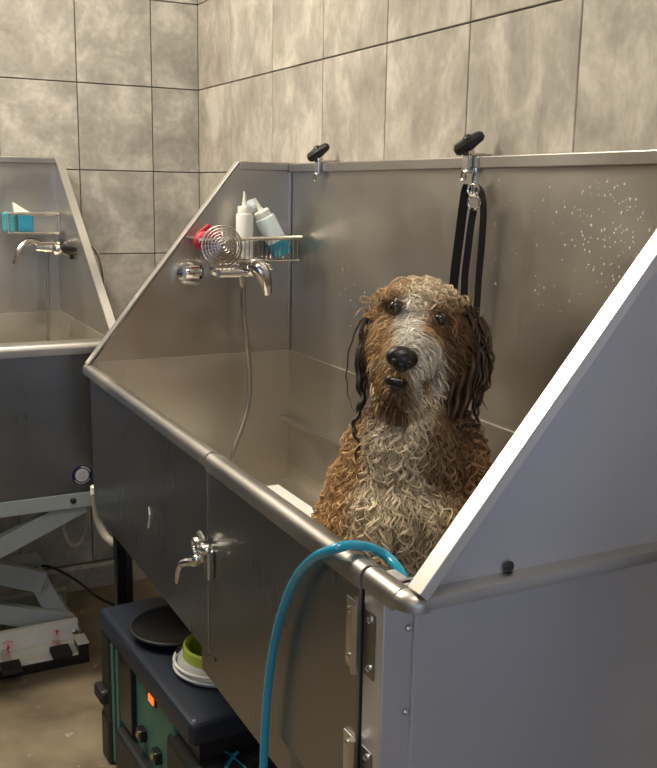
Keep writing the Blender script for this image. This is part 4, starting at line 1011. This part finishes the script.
# --- coat: curled wet locks grown from the body surface
GFn, GRn, GUn = (np.array(v) for v in (GF, GR, GU))
AVOID = [(402, 359, 16, 12), (396, 382, 11, 7.5), (396, 307, 13, 8), (440, 319, 9, 7)]
def noise3(P, s, ph):
    return np.sin(P[:, 0] * s + ph) * np.sin(P[:, 1] * s * 1.13 + ph * 1.7) + np.sin(P[:, 2] * s * 0.91 + ph * 2.3)
def grow(n, length, rad, amp, wav, segs, sides, seed, stick=0.35, lift=0.0, keep=None, mult=1.0, jit=0.18, clump=1, spread=0.0):
    g = np.random.default_rng(seed)
    idx = g.choice(len(F), size=n, p=ar_ / ar_.sum())
    b = g.random((n, 3)); b /= b.sum(1)[:, None]
    P = (tri[idx] * b[:, :, None]).sum(1); N = (VN[F[idx]] * b[:, :, None]).sum(1); N /= np.linalg.norm(N, axis=1)[:, None]
    q = projn(P); front = (N @ -CFn) > -0.1
    ok = np.ones(n, bool)
    for (px, py, rx, ry) in AVOID:
        ok &= ~((((q[:, 0] - px) / rx) ** 2 + ((q[:, 1] - py) / ry) ** 2 < 1) & front)
    if keep is not None: ok &= keep(q, N, P)
    P, N, q = P[ok], N[ok], q[ok]; n = len(P)
    colr = coat_color(P, N)
    head = (q[:, 1] < 415) & (q[:, 2] > -0.10)
    top = (q[:, 1] < 312) & head
    muz = head & (q[:, 2] > 0.035) & (q[:, 1] > 315)
    # flow direction, laid along the skin and then lifted off it
    down = np.array((0, 0, -1.0))
    D = np.tile(down, (n, 1)); up_ = np.full(n, stick)
    rad2 = np.stack([q[:, 0] - 422, -(q[:, 1] - 322)], 1); rl = np.maximum(np.linalg.norm(rad2, axis=1), 1e-3)
    out = (rad2[:, :1] / rl[:, None]) * GRn + (rad2[:, 1:] / rl[:, None]) * GUn
    side = head & ~muz & ~top
    D = np.where(side[:, None], out * 0.35 + down * 0.9, D); up_ = np.where(side, 0.32, up_)
    brow = top & (q[:, 2] > 0.02) & (q[:, 1] > 296)
    D = np.where(top[:, None], out * 0.55 + down * 0.1 + g.normal(0, 0.55, (n, 3)), D); up_ = np.where(top, 0.55, up_)
    D = np.where(brow[:, None], out * 0.8 + GUn * 0.1 + g.normal(0, 0.45, (n, 3)), D); up_ = np.where(brow, 0.38, up_)
    mid = 404 + (330 - q[:, 1]) * 0.1
    mout = np.clip((q[:, 0] - mid) / 8, -1, 1)[:, None] * GRn
    D = np.where(muz[:, None], mout * 0.65 - GFn * 0.35 + down * 0.6, D); up_ = np.where(muz, 0.34, up_)
    D = D + noise3(P, 38, 1.3)[:, None] * GRn * 0.30 * (~muz)[:, None] + g.normal(0, jit, (n, 3))
    D = D - (D * N).sum(1)[:, None] * N; D /= np.maximum(np.linalg.norm(D, axis=1), 1e-6)[:, None]
    D = D + N * up_[:, None]; D /= np.linalg.norm(D, axis=1)[:, None]
    L = length * g.uniform(0.6, 1.3, n); L = np.where(muz, L * 0.42, L); L = np.where(side, L * 0.75, L); L = np.where(top, L * 0.62, L); L = np.where(brow, L * 0.9, L)
    A = amp * g.uniform(0.5, 1.4, n); A = np.where(muz, A * 0.22, A); A = np.where(side, A * 0.7, A); A = np.where(top, A * 1.15, A)
    R_ = rad * g.uniform(0.65, 1.3, n); R_ = np.where(muz, R_ * 0.7, R_)
    W = wav * g.uniform(0.75, 1.3, n); ph = g.uniform(0, 2 * PI, n); sgn = g.choice((-1, 1), n)
    if clump > 1:   # several strands share one curl: a wet lock
        rp_ = lambda a_: np.repeat(a_, clump, axis=0)
        P0 = P
        P, N, q, D, L, A, R_, W, ph, sgn, colr, muz, up_ = map(rp_, (P, N, q, D, L, A, R_, W, ph, sgn, colr, muz, up_))
        n = len(P); off_ = g.normal(0, 1, (n, 3)); off_ -= (off_ * D).sum(1)[:, None] * D
        off_ *= (spread * np.where(muz, 0.8, 1.0))[:, None]; L = L * g.uniform(0.8, 1.1, n); ph = ph + g.normal(0, 0.25, n)
        cvar = np.repeat(g.uniform(0.72, 1.22, n // clump), clump) * g.uniform(0.88, 1.12, n)
    else:
        off_ = np.zeros((n, 3)); cvar = g.uniform(0.68, 1.28, n)
    ref = np.cross(D, N); ln = np.linalg.norm(ref, axis=1); ref = np.where(ln[:, None] > 1e-3, ref / np.maximum(ln, 1e-3)[:, None], GRn)
    rings = []; p = P + N * (np.where(muz, 0.0008, -0.001) + lift)[:, None]
    dcur = D.copy(); step = L / segs
    centers = []; dirs = []
    for i in range(segs + 1):
        t_ = i / segs
        a = ph + sgn * 2 * PI * (t_ * L / W)
        e1 = ref; e2 = np.cross(dcur, e1); e2 /= np.maximum(np.linalg.norm(e2, axis=1), 1e-6)[:, None]
        ramp = min(1, t_ * 3)
        centers.append(p + (e1 * np.cos(a)[:, None] + e2 * (0.6 * np.sin(a))[:, None]) * (A * ramp)[:, None] + N * (A * 0.5 * ramp)[:, None] + off_ * (1 - 0.75 * t_)); dirs.append((e1, e2))
        p = p + dcur * step[:, None]
        dcur = dcur + np.array((0, 0, -1.0)) * 0.12 - N * (0.05 * np.minimum(up_, 1))[:, None]; dcur /= np.linalg.norm(dcur, axis=1)[:, None]
    centers = np.array(centers)
    verts = np.empty((segs + 1, sides, n, 3))
    for i in range(segs + 1):
        t_ = i / segs; tap = (1 - t_) ** 0.6 * (0.75 + 0.25 * min(1, t_ * 4)) + 0.06
        tg = centers[min(i + 1, segs)] - centers[max(i - 1, 0)]; tg /= np.maximum(np.linalg.norm(tg, axis=1), 1e-9)[:, None]
        u1 = np.cross(tg, N); u1 /= np.maximum(np.linalg.norm(u1, axis=1), 1e-6)[:, None]; u2 = np.cross(tg, u1)
        for k in range(sides):
            an = 2 * PI * k / sides
            verts[i, k] = centers[i] + (u1 * math.cos(an) + u2 * (0.6 * math.sin(an))) * (R_ * tap)[:, None]
    VV = verts.transpose(2, 0, 1, 3).reshape(-1, 3)
    per = (segs + 1) * sides
    fl_ = []
    for i in range(segs):
        for k in range(sides):
            l = (k + 1) % sides
            fl_.append((i * sides + k, i * sides + l, (i + 1) * sides + l, (i + 1) * sides + k))
    fl_ = np.array(fl_); FF = (fl_[None] + (np.arange(n) * per)[:, None, None]).reshape(-1, 4)
    cv = colr * cvar[:, None] * mult
    CC = np.repeat(np.clip(cv, 0, 1), per, axis=0)
    return VV, FF, CC
def region_front(q, N, P): return (N @ -CFn > -0.45)
parts_ = [
    grow(4200, 0.052, 0.0011, 0.0058, 0.030, 11, 3, 11, stick=0.22, keep=region_front, clump=5, spread=0.0014),
    grow(9000, 0.036, 0.0012, 0.0035, 0.024, 7, 3, 12, stick=0.12, keep=region_front, mult=0.85),
    grow(1500, 0.046, 0.0010, 0.0075, 0.026, 13, 3, 15, stick=0.45, keep=region_front, clump=4, spread=0.0012, mult=1.12),
    grow(26000, 0.026, 0.0009, 0.0022, 0.022, 6, 3, 31, stick=0.2, keep=lambda q, N, P: (q[:, 1] < 412) & (N @ -CFn > -0.3) & (q[:, 2] > -0.08)),
    grow(420, 0.062, 0.0010, 0.0085, 0.030, 15, 3, 21, stick=0.5, keep=lambda q, N, P: (q[:, 1] < 312) & (N @ -CFn > -0.5), clump=5, spread=0.0016, mult=1.1),
    grow(2500, 0.026, 0.0005, 0.0035, 0.020, 6, 3, 13, stick=0.7, keep=region_front, mult=1.1),
    grow(3500, 0.050, 0.0024, 0.0050, 0.028, 8, 3, 14, stick=0.25, keep=lambda q, N, P: (N @ -CFn <= -0.45)),
]
def join(ps):
    o = 0; a, b, c = [], [], []
    for v, f, k in ps: a.append(v); b.append(f + o); c.append(k); o += len(v)
    return np.concatenate(a), np.concatenate(b), np.concatenate(c)
v_, f_, c_ = join(parts_)
v_[:, 2] = np.maximum(v_[:, 2], ZPL + 0.001); v_[:, 1] = np.minimum(v_[:, 1], YB - 0.006)
fur = finish('curly_coat', v_, f_, c_, 'dog_coat', dog); fur['kind'] = 'stuff'
# --- long wet ringlets hanging from the ears and beard
def ringlet(pts, r0, colr, amp=0.0, name='ringlet'):
    P_ = smooth_path([pd(*p) for p in pts], 7); n = len(P_)
    out = []
    for i, p in enumerate(P_):
        a = i * 0.9; out.append(p + (GR * math.cos(a) + GF * math.sin(a)) * amp * min(1, i / 6))
    mb = MB(); mb.tube(out, [r0 * (1 - 0.85 * (i / (n - 1)) ** 1.5) for i in range(n)], 7)
    vv = np.array([tuple(p) for p in mb.v]); ff = np.array([f for f in mb.f if len(f) == 4])
    return vv, ff, np.tile(np.array(colr), (len(vv), 1))
BLK = (0.014, 0.009, 0.007); DBR = (0.035, 0.018, 0.010)
ear = []
ear.append(ringlet([(366, 318, 0.02), (361, 345, 0.025), (358, 378, 0.03), (362, 398, 0.035), (357, 415, 0.04), (353, 430, 0.045), (359, 444, 0.05), (354, 460, 0.05)], 0.0062, BLK, 0.002))
ear.append(ringlet([(368, 322, 0.015), (364, 350, 0.02), (361, 375, 0.025), (364, 400, 0.03), (359, 420, 0.04)], 0.006, BLK, 0.002))
ear.append(ringlet([(362, 318, 0.01), (352, 340, 0.01), (347, 365, 0.01), (347, 385, 0.015), (350, 402, 0.02), (356, 414, 0.02)], 0.0016, DBR, 0.001))
ear.append(ringlet([(372, 320, 0.03), (367, 345, 0.03), (368, 375, 0.03), (364, 395, 0.03)], 0.006, DBR, 0.002))
for (pts, r_) in (
    ([(468, 318, 0.02), (484, 340, 0.02), (491, 365, 0.02), (489, 385, 0.02), (481, 398, 0.02), (478, 412, 0.02)], 0.0030),
    ([(470, 325, 0.02), (482, 355, 0.025), (484, 380, 0.03), (474, 395, 0.03), (478, 412, 0.03), (472, 430, 0.03)], 0.0040),
    ([(466, 330, 0.03), (472, 365, 0.035), (466, 400, 0.04), (459, 425, 0.045), (455, 445, 0.05), (449, 462, 0.055), (447, 484, 0.055)], 0.0060),
    ([(460, 335, 0.035), (462, 375, 0.04), (456, 405, 0.045), (450, 432, 0.05), (444, 455, 0.055)], 0.0068),
    ([(474, 330, 0.02), (478, 365, 0.02), (473, 400, 0.025), (478, 425, 0.025), (470, 450, 0.03), (474, 470, 0.03)], 0.0042),
    ([(478, 335, 0.01), (487, 362, 0.01), (482, 390, 0.015), (486, 410, 0.02)], 0.0032),
    ([(455, 345, 0.04), (452, 385, 0.045), (447, 415, 0.05), (440, 440, 0.055)], 0.0055),
):
    ear.append(ringlet(pts, r_, DBR if r_ > 0.005 else BLK, 0.0018))
for k in range(46):   # hair of the heavy ear, lying close together
    t_ = k / 45; x_ = 457 + 27 * t_ + random.uniform(-2, 2); y_ = 306 + random.uniform(0, 40) + 10 * t_
    ln_ = random.uniform(45, 80) * (1 - 0.2 * t_)
    o_ = 0.028 - 0.022 * t_
    ear.append(ringlet([(x_, y_, o_ + 0.004), (x_ + 4 + 4 * t_, y_ + ln_ * 0.35, o_ + 0.008), (x_ + 3 * t_, y_ + ln_ * 0.7, o_ + 0.008), (x_ - 3, y_ + ln_, o_ + 0.006)], random.uniform(0.0025, 0.0042), np.array(DBR) * random.uniform(0.7, 1.9), 0.0012))
v_, f_, c_ = join(ear)
eo = finish('ear_ringlets', v_, f_, c_, 'dog_coat', dog); eo['kind'] = 'stuff'; eo['label'] = 'dark wet ringlets hanging from the ears'
beard = []
for k in range(60):
    t_ = k / 59; x_ = 372 + 56 * t_; y_ = 386 + 10 * math.sin(PI * t_) + random.uniform(-8, 8)
    o_ = 0.085 - 0.05 * abs(t_ - 0.42)
    ln_ = random.uniform(14, 34)
    cc = (np.array((0.16, 0.07, 0.03)) if 0.12 < t_ < 0.62 else np.array((0.42, 0.28, 0.15))) * random.uniform(0.6, 1.3)
    beard.append(ringlet([(x_, y_, o_), (x_ - 1 + 3 * t_, y_ + ln_ * 0.4, o_ + 0.012), (x_ + random.uniform(-3, 3), y_ + ln_ * 0.75, o_ + 0.010), (x_ + random.uniform(-4, 3), y_ + ln_, o_ + 0.004)], random.uniform(0.0012, 0.0026), cc, 0.0010))
v_, f_, c_ = join(beard)
bo = finish('beard', v_, f_, c_, 'dog_coat', dog); bo['kind'] = 'stuff'
